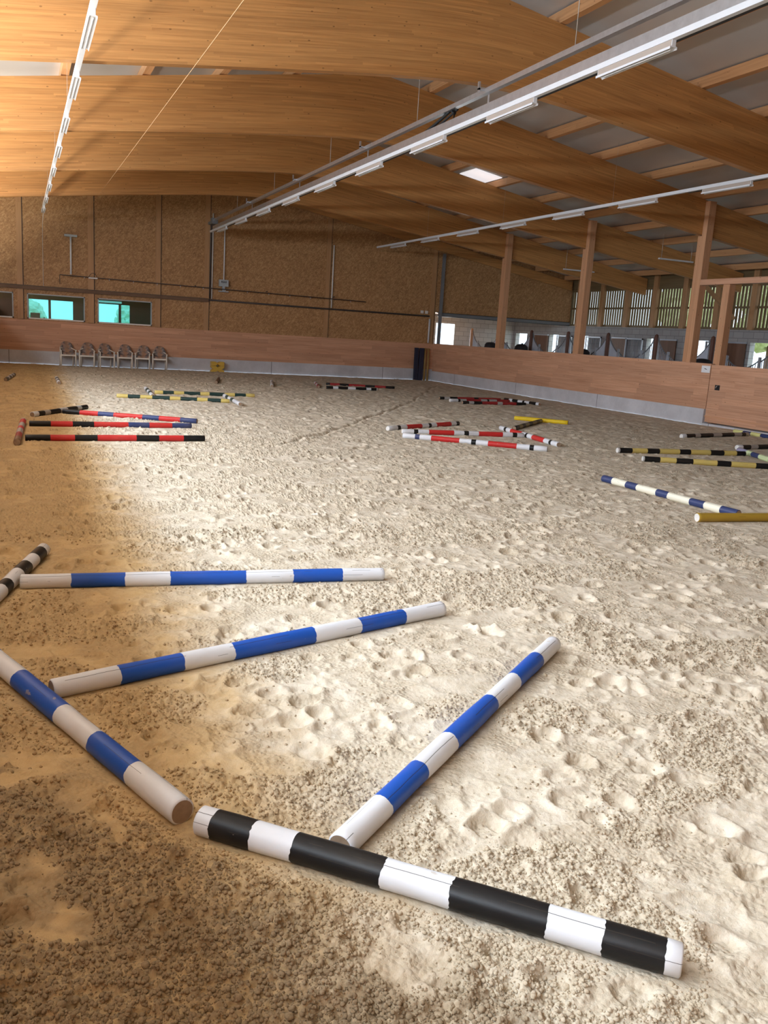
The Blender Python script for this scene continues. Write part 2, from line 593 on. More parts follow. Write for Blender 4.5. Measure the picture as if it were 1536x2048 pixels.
def fbm(x, y, s=0, o=4):
    r, a, n = 0, 0.5, 0
    for i in range(o):
        r = r + a * vnoise(x * 2 ** i + 17.3 * i, y * 2 ** i - 9.1 * i, s + i)
        n += a
        a *= 0.5
    return r / n


def sstep(a, b, x):
    t = np.clip((x - a) / (b - a), 0, 1)
    return t * t * (3 - 2 * t)


def crumbs(x, y, cell, s):
    """rounded lumps, one per jittered cell: 0..1"""
    X, Y = x / cell, y / cell
    ix, iy = np.floor(X), np.floor(Y)
    best = np.zeros_like(x)
    for dx in (-1, 0, 1):
        for dy in (-1, 0, 1):
            jx, jy = ix + dx, iy + dy
            cx = jx + _hash(jx, jy, s)
            cy = jy + _hash(jx, jy, s + 5)
            rr = 0.25 + 0.45 * _hash(jx, jy, s + 9) ** 2
            d2 = ((X - cx) ** 2 + (Y - cy) ** 2) / rr ** 2
            best = np.maximum(best, np.sqrt(np.clip(1 - d2, 0, 1)) * rr * 1.5)
    return best


# poles: name key, start x,y, end x,y, stripe limits in metres, stripe colours
POLES = [
    ('near_bw', 0.60, 3.00, 1.88, 1.79, [0.07, 0.24, 0.41, 0.76, 1.01, 1.34, 1.52, 1.71], 'WKWKWKWKW'),
    ('left_blue', 0.555, 3.08, -0.40, 5.54, [0.37, 0.72, 1.07, 1.59, 1.95, 2.32], 'WBWBWBW'),
    ('mid_blue', 0.12, 4.405, 2.72, 5.20, [0.35, 0.72, 1.04, 1.61, 1.97, 2.35], 'WBWBWBW'),
    ('up_blue', -0.02, 6.38, 2.65, 6.11, [0.34, 0.71, 1.03, 1.59, 1.95, 2.34], 'WBWBWBW'),
    ('tl_bw', 0.16, 7.30, -0.50, 4.93, [0.11, 0.33, 0.54, 0.76, 1.02, 1.16, 1.51, 1.81, 2.16], 'WKWKWKWKWK'),
    ('diag_blue', 1.06, 2.68, 3.11, 4.38, [0.33, 0.68, 1.01, 1.55, 1.91, 2.31], 'WBWBWBW'),
    ('rb_bot', 0.07, 14.23, 2.84, 14.40, [0.36, 0.72, 1.06, 1.66, 2.02, 2.42], 'KRKRKRK'),
    ('rb_mid', 0.15, 16.14, 2.95, 16.21, [0.35, 0.71, 1.07, 1.66, 2.03, 2.44], 'KRKRNRN'),
    ('rb_top', 0.80, 18.36, 3.21, 17.03, [0.36, 0.74, 1.06, 1.65, 1.99, 2.42], 'KRNRNRN'),
    ('rb_cross', -0.04, 13.72, 0.06, 16.60, [0.40, 0.90, 1.40, 1.72, 2.20, 2.75], 'brgRgRg'),
    ('rb_bw', 0.22, 17.63, 1.31, 19.38, [0.17, 0.39, 0.59, 0.97, 1.25, 1.63, 1.80], 'WKgKgKgK'),
    ('st1', -0.34, 26.88, -0.13, 29.33, [0.48, 0.84, 1.22, 1.55, 1.82, 2.10], 'kWkWkWk'),
    ('st2', 1.06, 28.45, 1.05, 26.30, [0.43, 0.91, 1.31, 1.70], 'WkWkW'),
    ('yg_front', 2.24, 22.50, 4.93, 21.86, [0.27, 0.57, 0.86, 1.29, 1.55, 1.96, 2.22, 2.55], 'YGYGYGYGY'),
    ('yg_back', 3.36, 23.97, 6.09, 23.90, [0.22, 0.51, 0.78, 1.22, 1.47, 1.89, 2.17, 2.48], 'YGYGYGYGY'),
    ('wg_l', 3.31, 25.34, 3.15, 22.78, [0.57, 1.05, 1.51, 1.96], 'WGWGW'),
    ('wg_r', 5.17, 23.60, 5.03, 21.08, [0.40, 0.80, 1.25, 1.60, 2.05], 'WGWGWW'),
    ('stub1', 6.10, 29.09, 6.65, 31.33, [], 'b'),
    ('stub2', 8.52, 31.0, 7.80, 28.32, [0.87, 1.80], 'WgW'),
    ('bk_small', 10.20, 31.0, 9.60, 28.80, [0.6, 1.1, 1.7], 'WrWr'),
    ('bk_long', 10.45, 30.50, 12.89, 29.76, [0.15, 0.50, 0.84, 1.45, 1.81, 2.21], 'KrKrKrK'),
    ('bk_front', 9.78, 28.53, 11.68, 28.51, [0.25, 0.44, 0.80, 1.08, 1.48, 1.66, 1.87], 'KWKWKWKW'),
    ('rr_a', 12.59, 25.35, 14.96, 25.53, [0.17, 0.38, 0.67, 1.31, 1.49], 'KgKrKr'),
    ('rr_b', 12.54, 24.50, 14.98, 24.98, [0.31, 0.40, 0.65, 1.25, 1.51, 1.59, 1.92], 'WKgrgKgr'),
    ('rr_c', 12.61, 23.78, 14.96, 23.92, [0.22, 0.40, 0.70, 1.27, 1.46, 1.98], 'KgKrgrK'),
    ('rr_d', 15.29, 25.79, 15.58, 24.05, [0.26, 0.44, 0.72, 0.96, 1.06, 1.30, 1.63], 'KWKWKWKW'),
    ('rw_a', 6.98, 16.33, 9.28, 17.64, [0.30, 0.40, 0.63, 1.18, 1.43, 1.53, 1.73, 2.31, 2.52], 'WKWRWKWRWK'),
    ('rw_b', 7.11, 15.89, 9.73, 15.53, [0.24, 0.33, 0.56, 1.10, 1.32, 1.42, 1.64, 2.17, 2.39, 2.49], 'WKWRWKWRWKW'),
    ('rw_c', 6.83, 15.21, 8.97, 13.44, [0.25, 0.34, 0.57, 1.12, 1.35, 1.44, 1.67, 2.21, 2.45, 2.53], 'WNWRWKWRWKW'),
    ('rw_d', 9.96, 16.86, 9.66, 14.10, [0.26, 0.37, 0.59, 1.14, 1.34, 1.42, 1.65, 2.19, 2.43, 2.52], 'WKWRWKWRWKW'),
    ('yel', 11.74, 19.23, 12.76, 18.32, [], 'y'),
    ('ky', 10.30, 16.83, 12.18, 18.68, [0.35, 0.63, 0.92, 1.27, 1.61, 2.01, 2.34], 'KtKtKtKt'),
    ('r_a', 14.19, 15.82, 16.90, 16.50, [0.16, 0.51, 0.72, 1.25, 1.61, 2.14, 2.47, 2.65], 'WKgKgKgKg'),
    ('r_b', 17.15, 17.20, 17.03, 14.89, [0.34, 0.62, 0.96, 1.31, 1.61, 1.96], 'LNLNLNL'),
    ('r_c', 14.05, 13.95, 16.62, 14.37, [0.16, 0.43, 0.68, 1.11, 1.38, 2.20], 'WKgKgKW'),
    ('r_d', 10.49, 13.37, 13.35, 13.03, [0.04, 0.31, 0.64, 0.91, 1.36, 1.61, 2.06, 2.37, 2.66], 'gKYKYKYKYK'),
    ('r_e', 10.22, 12.30, 12.80, 11.21, [0.03, 0.31, 0.60, 0.90, 1.33, 1.58, 2.02, 2.30, 2.60], 'gKYKYKYKYK'),
    ('r_f', 13.73, 13.58, 12.94, 11.66, [0.46, 0.69, 1.04, 1.50, 1.90], 'pVNVNV'),
    ('r_g', 7.93, 10.35, 8.05, 7.81, [0.23, 0.52, 0.75, 1.14, 1.36, 1.76, 2.01, 2.28], 'NCNCNCNCN'),
    ('r_h', 7.29, 7.69, 9.98, 7.41, [0.35, 0.77], 'ooo'),
]
PR = 0.052
PLAB = {
    'near_bw': 'black and white striped pole nearest the viewer, with a split along its top',
    'left_blue': 'blue and white pole whose peeling white end meets the near black and white pole',
    'mid_blue': 'blue and white pole with its left end butted against another blue and white pole',
    'up_blue': 'blue and white pole lying crosswise behind the other blue and white ones',
    'tl_bw': 'black and white pole at the left edge beside the rearmost blue and white pole',
    'diag_blue': 'blue and white pole running away from the middle of the near black and white pole',
    'rb_bot': 'foremost of the red and black poles lying side by side on the left',
    'rb_mid': 'red and black pole in the middle of the three side by side on the left',
    'rb_top': 'bright red and navy pole angled back to a black and grey pole',
    'rb_cross': 'worn red and grey pole lying across the left ends of the red and black poles',
    'rb_bw': 'black and grey pole with white end behind the red poles on the left',
    'st1': 'small distant dark and white striped pole at the far left of the sand',
    'st2': 'small distant white and grey pole pointing at the leftmost chairs',
    'yg_front': 'yellow and dark green pole, front one of a pair on the sand before the chairs',
    'yg_back': 'yellow and dark green pole, rear one of a pair on the sand before the chairs',
    'wg_l': 'white and green pole lying across the left ends of the yellow and green pair',
    'wg_r': 'white and green pole lying across the right ends of the yellow and green pair',
    'stub1': 'bare brown pole seen end-on in front of the yellow blocks',
    'stub2': 'pale grey pole seen end-on between the bare brown pole and the rear pair',
    'bk_small': 'white and maroon pole seen end-on at the left of the rearmost pair',
    'bk_long': 'maroon and black pole, farthest striped pole near the end wall',
    'bk_front': 'black and white pole just in front of the farthest maroon and black pole',
    'rr_a': 'maroon and black pole at the back of the cluster near the right concrete base',
    'rr_b': 'maroon and grey pole with white end, middle of the cluster near the right concrete base',
    'rr_c': 'dark maroon pole at the front of the cluster near the right concrete base',
    'rr_d': 'black and white pole crossing the right end of the maroon cluster',
    'rw_a': 'red and white pole with black bands, rear and angled, in the right-hand group',
    'rw_b': 'red and white pole with black bands, middle one, touching the angled pole',
    'rw_c': 'red and white pole with black bands, foremost of its group',
    'rw_d': 'red and white pole with black bands across the right ends of its group',
    'yel': 'plain bright yellow pole lying behind the red and white group',
    'ky': 'black and olive pole leading from the red and white group to the yellow pole',
    'r_a': 'black and grey pole with white tip lying towards the gate',
    'r_b': 'pale yellow and navy pole along the foot of the gate',
    'r_c': 'black and grey pole with a round white end at the right edge',
    'r_d': 'yellow and black pole, rear one of two nearly parallel on the right',
    'r_e': 'yellow and black pole, front one of two nearly parallel on the right',
    'r_f': 'lime and navy pole with lilac end at the right edge',
    'r_g': 'cream and blue striped pole running towards the plain ochre pole',
    'r_h': 'plain ochre pole with pale sawn end at the right edge',
}

# ------------------------------------------------------------------ sand floor (real relief)


def axis_x():
    fine = np.arange(-1.62, 3.6, 0.0068)
    xs = [fine[-1]]
    while xs[-1] < XR - 0.06:
        xs.append(xs[-1] + max(0.0068, (xs[-1] - 1.9) * 0.0040))
    return np.concatenate([fine, np.array(xs[1:-1]), [XR - 0.06]])


def axis_y():
    ys = [1.45]
    while ys[-1] < YE - 0.08:
        ys.append(ys[-1] + max(0.005, ys[-1] * 0.0026))
    return np.concatenate([[YF, -2, -1, 0, 0.7, 1.1, 1.3], np.array(ys[:-1]), [YE - 0.08]])


GX, GY = axis_x(), axis_y()


DRAG = [(4.0, 14.0), (5.3, 15.6), (6.5, 17.3), (9.3, 21.4), (12.4, 26.3), (16.0, 32.5)]


def wet_zone(x, y):
    return 1 - sstep(2.0, 2.4, 0.9 * x + 0.62 * y + 1.0 * (fbm(x * 1.7, y * 1.7, 51, 3) - 0.5))


def clod_mask(x, y):
    wx = x + 0.3 * (fbm(x * 2.1, y * 2.1, 3, 2) - 0.5)
    wy = y + 0.3 * (fbm(x * 2.1, y * 2.1, 7, 2) - 0.5)
    m = sstep(0.47, 0.56, fbm(wx * 1.7, wy * 2.2, 41, 4))
    return np.maximum(m, wet_zone(x, y) * sstep(0.36, 0.44, fbm(wx * 2.2, wy * 2.2, 61, 3)))


def relief():
    X, Y = np.meshgrid(GX, GY)
    CR = np.zeros_like(X)
    wx = X + 0.25 * (fbm(X * 2.1, Y * 2.1, 3, 2) - 0.5)
    wy = Y + 0.25 * (fbm(X * 2.1, Y * 2.1, 7, 2) - 0.5)
    h = 0.050 * (fbm(X * 0.55, Y * 0.55, 1, 3) - 0.5)
    h += 0.034 * (fbm(wx * 2.6, wy * 2.6, 21, 3) - 0.5)
    # scuffed ridges
    rg = 1 - np.abs(2 * fbm(wx * 4.5, wy * 5.5, 31, 3) - 1)
    h += 0.016 * (rg ** 4)
    # hoof prints
    n = 7500
    px = RNG.uniform(-1.5, XR - 0.4, n)
    py = 1.3 + (YE - 1.6) * RNG.uniform(0, 1, n) ** 1.15
    for x0, y0 in zip(px, py):
        sz = RNG.uniform(0.055, 0.085)
        an = RNG.uniform(0, 6.28)
        dp = RNG.uniform(0.010, 0.036)
        R = sz * 2.2
        i0, i1 = np.searchsorted(GX, (x0 - R, x0 + R))
        j0, j1 = np.searchsorted(GY, (y0 - R, y0 + R))
        if i1 - i0 < 2 or j1 - j0 < 2:
            continue
        dx, dy = X[j0:j1, i0:i1] - x0, Y[j0:j1, i0:i1] - y0
        u = (dx * math.cos(an) + dy * math.sin(an)) / (sz * 1.12)
        v = (-dx * math.sin(an) + dy * math.cos(an)) / sz
        d = np.sqrt(u * u + v * v)
        pit = -dp * (1 - sstep(0.62, 1.0, d)) * (0.55 + 0.45 * sstep(-0.4, 0.9, u))
        rim = dp * 0.55 * np.exp(-((d - 1.22) / 0.26) ** 2) * (0.3 + 0.7 * sstep(-0.8, 0.9, u))
        h[j0:j1, i0:i1] += pit + rim
    # dragged line across the sand
    wob = 0.5 * (fbm(X * 0.9, Y * 0.9, 77, 3) - 0.5)
    for (ax, ay), (bx, by) in zip(DRAG, DRAG[1:]):
        L = math.hypot(bx - ax, by - ay)
        t = np.clip(((X - ax) * (bx - ax) + (Y - ay) * (by - ay)) / L ** 2, 0, 1)
        d = np.abs(((X - ax) * (by - ay) - (Y - ay) * (bx - ax)) / L + wob) + 4 * np.maximum(0, np.hypot(X - ax - t * (bx - ax), Y - ay - t * (by - ay)) - np.abs(((X - ax) * (by - ay) - (Y - ay) * (bx - ax)) / L) - 0.001)
        h += -0.030 * np.exp(-(d / 0.05) ** 2) + 0.012 * np.exp(-((np.abs(d) - 0.11) / 0.05) ** 2)
    # crumbly patches of clods between smooth trodden areas
    yl = np.nonzero(GY < 18)[0][-1]
    xs, ys = X[:yl], Y[:yl]
    mm = clod_mask(xs, ys)
    c1 = crumbs(xs, ys, 0.025, 101)
    c2 = crumbs(xs, ys, 0.014, 151)
    c3 = crumbs(xs, ys, 0.060, 201)
    h[:yl] += mm * (0.014 * c1 + 0.008 * c2 + 0.010 * c3) + (1 - mm) * 0.0025 * c2
    h[:yl] += 0.004 * (fbm(xs * 40, ys * 40, 301, 2) - 0.5)
    CR[:yl] = mm * np.clip(0.55 + 0.6 * (c1 - 0.4), 0.3, 1)
    far = np.clip((Y - 12) / 6, 0, 1)
    h += far * 0.046 * (fbm(X * 6.0, Y * 4.0, 401, 2) - 0.5)
    # sand pushed up against the poles, hollow right under them
    for key, ax, ay, bx, by, st, cl in POLES:
        i0, i1 = np.searchsorted(GX, (min(ax, bx) - 0.3, max(ax, bx) + 0.3))
        j0, j1 = np.searchsorted(GY, (min(ay, by) - 0.3, max(ay, by) + 0.3))
        xs, ys = X[j0:j1, i0:i1], Y[j0:j1, i0:i1]
        L = math.hypot(bx - ax, by - ay)
        t = np.clip(((xs - ax) * (bx - ax) + (ys - ay) * (by - ay)) / L ** 2, 0, 1)
        d = np.hypot(xs - ax - t * (bx - ax), ys - ay - t * (by - ay))
        k = 1 - sstep(0.05, 0.20, d)
        hh = h[j0:j1, i0:i1]
        berm = 0.012 * np.exp(-((d - 0.075) / 0.03) ** 2) * fbm(xs * 7, ys * 7, 501, 2)
        h[j0:j1, i0:i1] = hh * (1 - k) + k * (-0.004 + 0.25 * np.minimum(hh, 0)) + berm
    # level along the walls
    edge = np.minimum(np.minimum(XR - X, X - XL), YE - Y)
    h *= 0.35 + 0.65 * sstep(0.0, 0.6, edge)
    return X, Y, h, CR


SX, SY, SH, SCR = relief()


def sand_z(x, y):
    i = np.clip(np.searchsorted(GX, x), 0, len(GX) - 1)
    j = np.clip(np.searchsorted(GY, y), 0, len(GY) - 1)
    return SH[j, i]


def grid_mesh(name, X, Y, Z, mat):
    ny, nx = X.shape
    co = np.stack([X, Y, Z], -1).reshape(-1, 3).astype(np.float32)
    idx = np.arange(nx * ny).reshape(ny, nx)
    q = np.stack([idx[:-1, :-1], idx[:-1, 1:], idx[1:, 1:], idx[1:, :-1]], -1).reshape(-1).astype(np.int32)
    me = bpy.data.meshes.new(name)
    me.vertices.add(nx * ny)
    me.vertices.foreach_set('co', co.ravel())
    nf = (nx - 1) * (ny - 1)
    me.loops.add(nf * 4)
    me.loops.foreach_set('vertex_index', q)
    me.polygons.add(nf)
    me.polygons.foreach_set('loop_start', np.arange(0, nf * 4, 4, dtype=np.int32))
    me.polygons.foreach_set('loop_total', np.full(nf, 4, dtype=np.int32))
    me.polygons.foreach_set('use_smooth', np.ones(nf, dtype=bool))
    me.update(calc_edges=True)
    me.materials.append(mat)
    o = bpy.data.objects.new(name, me)
    COL.objects.link(o)
    return o


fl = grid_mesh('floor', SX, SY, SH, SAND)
fl['kind'] = 'structure'
at = fl.data.attributes.new('crumb', 'FLOAT', 'POINT')
at.data.foreach_set('value', SCR.astype(np.float32).ravel())

# loose crumbs of sand lying on the surface (uncountable)
def clods():
    import bmesh
    protos = []
    for sub in (1, 2):
        lst = []
        for k in range(5):
            bm = bmesh.new()
            bmesh.ops.create_icosphere(bm, subdivisions=sub, radius=1.0)
            P = np.array([v.co[:] for v in bm.verts])
            F = np.array([[v.index for v in f.verts] for f in bm.faces])
            bm.free()
            q = P * 1.3 + k * 7.7
            nz = np.array([fbm(q[:, 0] + 1.7 * q[:, 2], q[:, 1] - 0.9 * q[:, 2], 900 + k, 2)]).T
            P = P * (0.62 + 0.76 * nz) * np.array([1, RNG.uniform(.75, 1), RNG.uniform(.65, .9)])
            lst.append((P, F))
        protos.append(lst)
    n = 330000
    y = 1.6 * (8.0 / 1.6) ** RNG.uniform(0, 1, n)
    x = RNG.uniform(-0.30, 1.12, n) * y
    m = clod_mask(x, y)
    wz = wet_zone(x, y)
    pr = (0.012 + 0.42 * m) * (0.75 + 0.25 * wz)
    keep = (RNG.uniform(0, 1, n) < pr) & (x > -1.55) & (x < 8)
    for key, ax, ay, bx, by, st, cl in POLES:
        L = math.hypot(bx - ax, by - ay)
        t = np.clip(((x - ax) * (bx - ax) + (y - ay) * (by - ay)) / L ** 2, 0, 1)
        keep &= np.hypot(x - ax - t * (bx - ax), y - ay - t * (by - ay)) > 0.066
    x, y, wz = x[keep], y[keep], wz[keep]
    n = len(x)
    r = 0.0024 + 0.0070 * RNG.uniform(0, 1, n) ** 2.4
    r = np.where(RNG.uniform(0, 1, n) < 0.012, r + 0.006, r)
    r *= np.clip(0.8 + y * 0.07, 0.9, 1.3)
    z = sand_z(x, y) + r * 0.15
    V, FF, base = [], [], 0
    kind = RNG.integers(0, 5, n)
    lod = ((y < 4.2) & (r > 0.0045)).astype(int)
    for l in (0, 1):
        for k in range(5):
            P, F = protos[l][k]
            sel = np.nonzero((kind == k) & (lod == l))[0]
            a = RNG.uniform(0, 6.28, len(sel))
            ca, sa = np.cos(a), np.sin(a)
            px = P[None, :, 0] * ca[:, None] - P[None, :, 1] * sa[:, None]
            py = P[None, :, 0] * sa[:, None] + P[None, :, 1] * ca[:, None]
            pz = np.broadcast_to(P[None, :, 2], px.shape)
            v = np.stack([px, py, pz], -1) * r[sel][:, None, None] + np.stack([x[sel], y[sel], z[sel]], -1)[:, None, :]
            V.append(v.reshape(-1, 3))
            FF.append((F[None] + (base + np.arange(len(sel)) * len(P))[:, None, None]).reshape(-1, 3))
            base += len(sel) * len(P)
    V = np.concatenate(V).astype(np.float32)
    FF = np.concatenate(FF).astype(np.int32)
    me = bpy.data.meshes.new('sand_crumbs')
    me.vertices.add(len(V))
    me.vertices.foreach_set('co', V.ravel())
    me.loops.add(FF.size)
    me.loops.foreach_set('vertex_index', FF.ravel())
    me.polygons.add(len(FF))
    me.polygons.foreach_set('loop_start', np.arange(0, FF.size, 3, dtype=np.int32))
    me.polygons.foreach_set('loop_total', np.full(len(FF), 3, dtype=np.int32))
    me.polygons.foreach_set('use_smooth', np.ones(len(FF), dtype=bool))
    me.update(calc_edges=True)
    me.materials.append(CLOD)
    o = bpy.data.objects.new('sand_crumbs', me)
    COL.objects.link(o)
    tag(o, 'loose crumbs and clods of sand lying on the riding surface', 'sand', kind='stuff')
    print('clods', n, len(FF))


clods()

# ------------------------------------------------------------------ shell: walls, roof, outside ground
# end wall: concrete base, kick boards, strand board with three window holes
WIN = [(-2.21, -0.13), (0.36, 2.46), (2.94, 5.03)]
WZ0, WZ1 = 1.72, 2.68
mb = MB()
mb.box(XL - 0.2, XR, YE - 0.06, YE + 0.2, -0.1, 0.52, CONC)
mb.box(XL - 0.2, XR, YE - 0.04, YE + 0.06, 0.52, 1.68, BOARD)
lo = XL - 0.8
edges = [lo] + [e for w in WIN for e in w] + [XR]


def osb_strip(x0, x1, z0, z1, n=1):
    """strand board up to z1, or up to the roof slope when z1 is None"""
    k = 0.0
    if z1 is None:
        xs = [x0] + ([XC] if x0 < XC < x1 else []) + [x1]
        for a, b in zip(xs, xs[1:]):
            mb.prism([(a, z0), (b, z0), (b, roof_z(b)), (a, roof_z(a))], 'y', YE, YE + 0.12, OSB)
    else:
        mb.box(x0, x1, YE, YE + 0.12, z0, z1, OSB)


osb_strip(lo, XR, WZ1, None)
prev = lo
for a, b in WIN:
    if a > prev:
        osb_strip(prev, a, 1.68, WZ1)
    osb_strip(a, b, 1.66, WZ0) if WZ0 > 1.68 else None
    prev = b
osb_strip(prev, XR, 1.68, WZ1)
# upper strand board over the stable opening
mb.prism([(XR, 3.12), (XF, 3.12), (XF, roof_z(XF)), (XR, roof_z(XR))], 'y', YE, YE + 0.12, OSB)
struct(mb, 'wall_back')

# studs standing proud of the strand board
k = 0
for xs, z0, w in ((0.02, 1.70, 0.20), (2.58, 1.70, 0.22), (5.16, 1.70, 0.20), (7.12, 1.68, 0.20), (12.36, 1.68, 0.20), (17.45, 1.68, 0.22)):
    k += 1
    m2 = MB()
    m2.box(xs, xs + w, YE - 0.05, YE - 0.002, z0, min(roof_z(xs), roof_z(xs + w)) - 0.02, STUD)
    m2.box(xs + w, xs + w + 0.025, YE - 0.03, YE - 0.002, z0, roof_z(xs + w) - 0.03, DARKPIPE)
    struct(m2, 'trim_%d' % k)

# rafter fixed along the end wall
mb = MB()
for s in (-1, 1):
    xs = (XL + 0.02, XC) if s < 0 else (XC, XF - 0.15)
    poly = [(xs[0], beam_top(xs[0]) - 0.40), (xs[1], beam_top(xs[1]) - 0.40), (xs[1], beam_top(xs[1]) - 0.006), (xs[0], beam_top(xs[0]) - 0.006)]
    mb.prism(poly, 'y', YE - 0.16, YE - 0.052, GLULAM)
o = mb.build('end_rafter')
tag(o, 'straight sloping timber rafter fixed flat along the top of the strand board end wall', 'beam')

# windows to the viewing room
for i, (a, b) in enumerate(WIN):
    m2 = MB()
    for bx in ((a, b, WZ0, WZ0 + 0.05), (a, b, WZ1 - 0.04, WZ1), (a, a + 0.04, WZ0, WZ1), (b - 0.04, b, WZ0, WZ1)):
        m2.box(bx[0], bx[1], YE - 0.02, YE + 0.10, bx[2], bx[3], WHITEPIPE if bx[3] < 2 else GREYBOX)
    w = struct(m2, 'window_%d' % (i + 1))
    g = MB().box(a + 0.03, b - 0.03, YE + 0.04, YE + 0.05, WZ0 + 0.03, WZ1 - 0.03, GLASSD if i == 0 else GLASS)
    g.build('glass_pane', w)

# viewing room behind the windows, with outer windows on its far side
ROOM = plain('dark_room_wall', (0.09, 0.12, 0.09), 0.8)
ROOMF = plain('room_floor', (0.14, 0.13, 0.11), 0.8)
RY = 40.4
mb = MB()
OUT = [(0.46, 1.28, 2.22), (3.28, 4.16, 4.58)]
zb, zt = 1.62, 2.53
mb.box(-3.2, 7.0, RY, RY + 0.15, 0.6, zb, ROOM)
mb.box(-3.2, 7.0, RY, RY + 0.15, zt, 3.3, ROOM)
prev = -3.2
for a, m_, b in OUT:
    mb.box(prev, a, RY, RY + 0.15, zb, zt, ROOM)
    mb.box(m_ - 0.05, m_ + 0.05, RY, RY + 0.1, zb, zt, ROOM)
    prev = b
mb.box(prev, 7.0, RY, RY + 0.15, zb, zt, ROOM)
mb.box(-3.35, -3.2, YE + 0.12, RY + 0.15, 0.6, 3.3, ROOM)
mb.box(7.0, 7.15, YE + 0.12, RY + 0.15, 0.6, 3.3, ROOM)
mb.box(-3.2, 7.0, YE + 0.12, RY, 3.2, 3.3, ROOM)
mb.box(-3.2, 7.0, YE + 0.12, RY, 0.5, 0.6, ROOMF)
mb.box(2.62, 2.74, YE + 0.12, RY, 0.6, 3.2, ROOM)
struct(mb, 'wall_viewing_room')
o = MB().box(3.2, 4.2, 40.1, 40.22, 2.58, 2.66, LEDLIT).build('fluorescent_lamp')
tag(o, 'lit fluorescent strip above the outer window of the viewing room', 'lamp')
m2 = MB().box(0.47, 0.82, YE + 0.16, YE + 0.42, 1.60, 1.96, BROWN)
o = m2.build('cardboard_box', None, 0.01)
tag(o, 'dark box on the sill inside the left clear window', 'box')
m2 = MB().tube([(0.97, YE + 0.25, 1.60), (0.97, YE + 0.25, 1.76), (0.97, YE + 0.25, 1.80)], [0.04, 0.04, 0.02], DARKPIPE, 12)
o = m2.build('bottle')
tag(o, 'small dark bottle beside the box inside the left clear window', 'bottle')
m2 = MB().box(-3.1, 6.9, YE + 0.13, YE + 0.50, 1.55, 1.598, ROOMF)
m2.box(-3.1, 6.9, YE + 0.13, YE + 0.17, 0.6, 1.55, ROOM)
struct(m2, 'trim_12')

# right arena boards on a concrete base, up to the gate
GY0, GY1 = 12.5, 18.98
mb = MB()
for y0, y1 in ((YF, GY0), (GY1, YE - 0.04)):
    mb.box(XR - 0.05, XR + 0.15, y0, y1, -0.1, 0.45, CONC)
    mb.box(XR, XR + 0.10, y0, y1, 0.45, 1.69, BOARD)
    mb.box(XR, XR + 0.12, y0, y1, 1.69, 1.705, BOARD)
struct(mb, 'wall_right')

# board gate with latch
mb = MB()
mb.box(XR - 0.005, XR + 0.07, GY0 + 0.02, GY1 - 0.03, 0.10, 1.68, BOARD)
g = struct(mb, 'door_1')
MB().box(XR - 0.012, XR - 0.004, 18.54, 18.72, 1.00, 1.14, RUBBER).build('latch_plate', g)
MB().tube([(XR - 0.02, 18.66, 1.04), (XR - 0.05, 18.64, 1.08), (XR - 0.02, 18.62, 1.12)], 0.012, GALV).build('latch_handle', g)
MB().box(XR - 0.035, XR - 0.004, GY0 + 0.02, GY1 - 0.03, 0.24, 0.27, POSTW).build('bottom_rail', g)
struct(MB().box(XR - 0.06, XR + 0.2, GY0, GY1, -0.08, 0.06, CONC), 'trim_7')

# left side: boards below, open above, posts and header; added fascia outside
mb = MB()
mb.box(XL - 0.2, XL, YF, YE, -0.1, 0.5, CONC)
mb.box(XL - 0.12, XL, YF, YE, 0.5, 2.66, BOARD)  # board top raised to place the shade edge on the sand
mb.box(XL - 0.25, XL - 0.02, YF, YE, 5.8, roof_z(XL - 0.2), BOARD)
struct(mb, 'wall_left')
mb = MB()
mb.box(-5.35, -5.2, YF, YE, 4.05, roof_z(-5.3), BOARD)  # added unseen fascia that cuts the sky light reaching the sand
struct(mb, 'wall_added_fascia')
mb = MB()
mb.box(XL - 0.2, XF + 0.3, YF - 0.15, YF, -0.1, 3.0, BOARD)
mb.prism([(XL - 4.0, 3.0), (XF + 0.3, 3.0), (XF + 0.3, roof_z(XF + 0.3)), (XC, roof_z(XC)), (XL - 4.0, roof_z(XL - 4.0))], 'y', YF - 0.15, YF, OSB)
struct(mb, 'wall_front')

# roof lining in two slopes with panel seams
mb = MB()
for a, b in ((-5.35, XC), (XC, XF + 1.2)):
    mb.prism([(a, roof_z(a)), (b, roof_z(b)), (b, roof_z(b) + 0.16), (a, roof_z(a) + 0.16)], 'y', YF - 0.4, YE + 0.35, ROOFM)
struct(mb, 'ceiling')
# bright emissive sheet just under the roof lining
mb = MB()
zz = [roof_z(x) - 0.012 for x in (13.3, 14.25)]
mb.prism([(13.3, zz[0] - 0.01), (14.25, zz[1] - 0.01), (14.25, zz[1] + 0.011), (13.3, zz[0] + 0.011)], 'y', 25.4, 26.5, GLOWSHEET)
o = mb.build('roof_sheet')
tag(o, 'small bright sheet set in the grey roof lining', 'roof light')

# ------------------------------------------------------------------ curved beams
BL = {14.72: 'broad curved timber roof beam nearest overhead, spanning the top of the picture',
      20.20: 'curved timber roof beam resting on the post beside the gate bay, second from the viewer',
      25.75: 'curved timber roof beam on the middle arena post, third from the viewer',
      31.20: 'curved timber roof beam closest to the strand board end wall'}


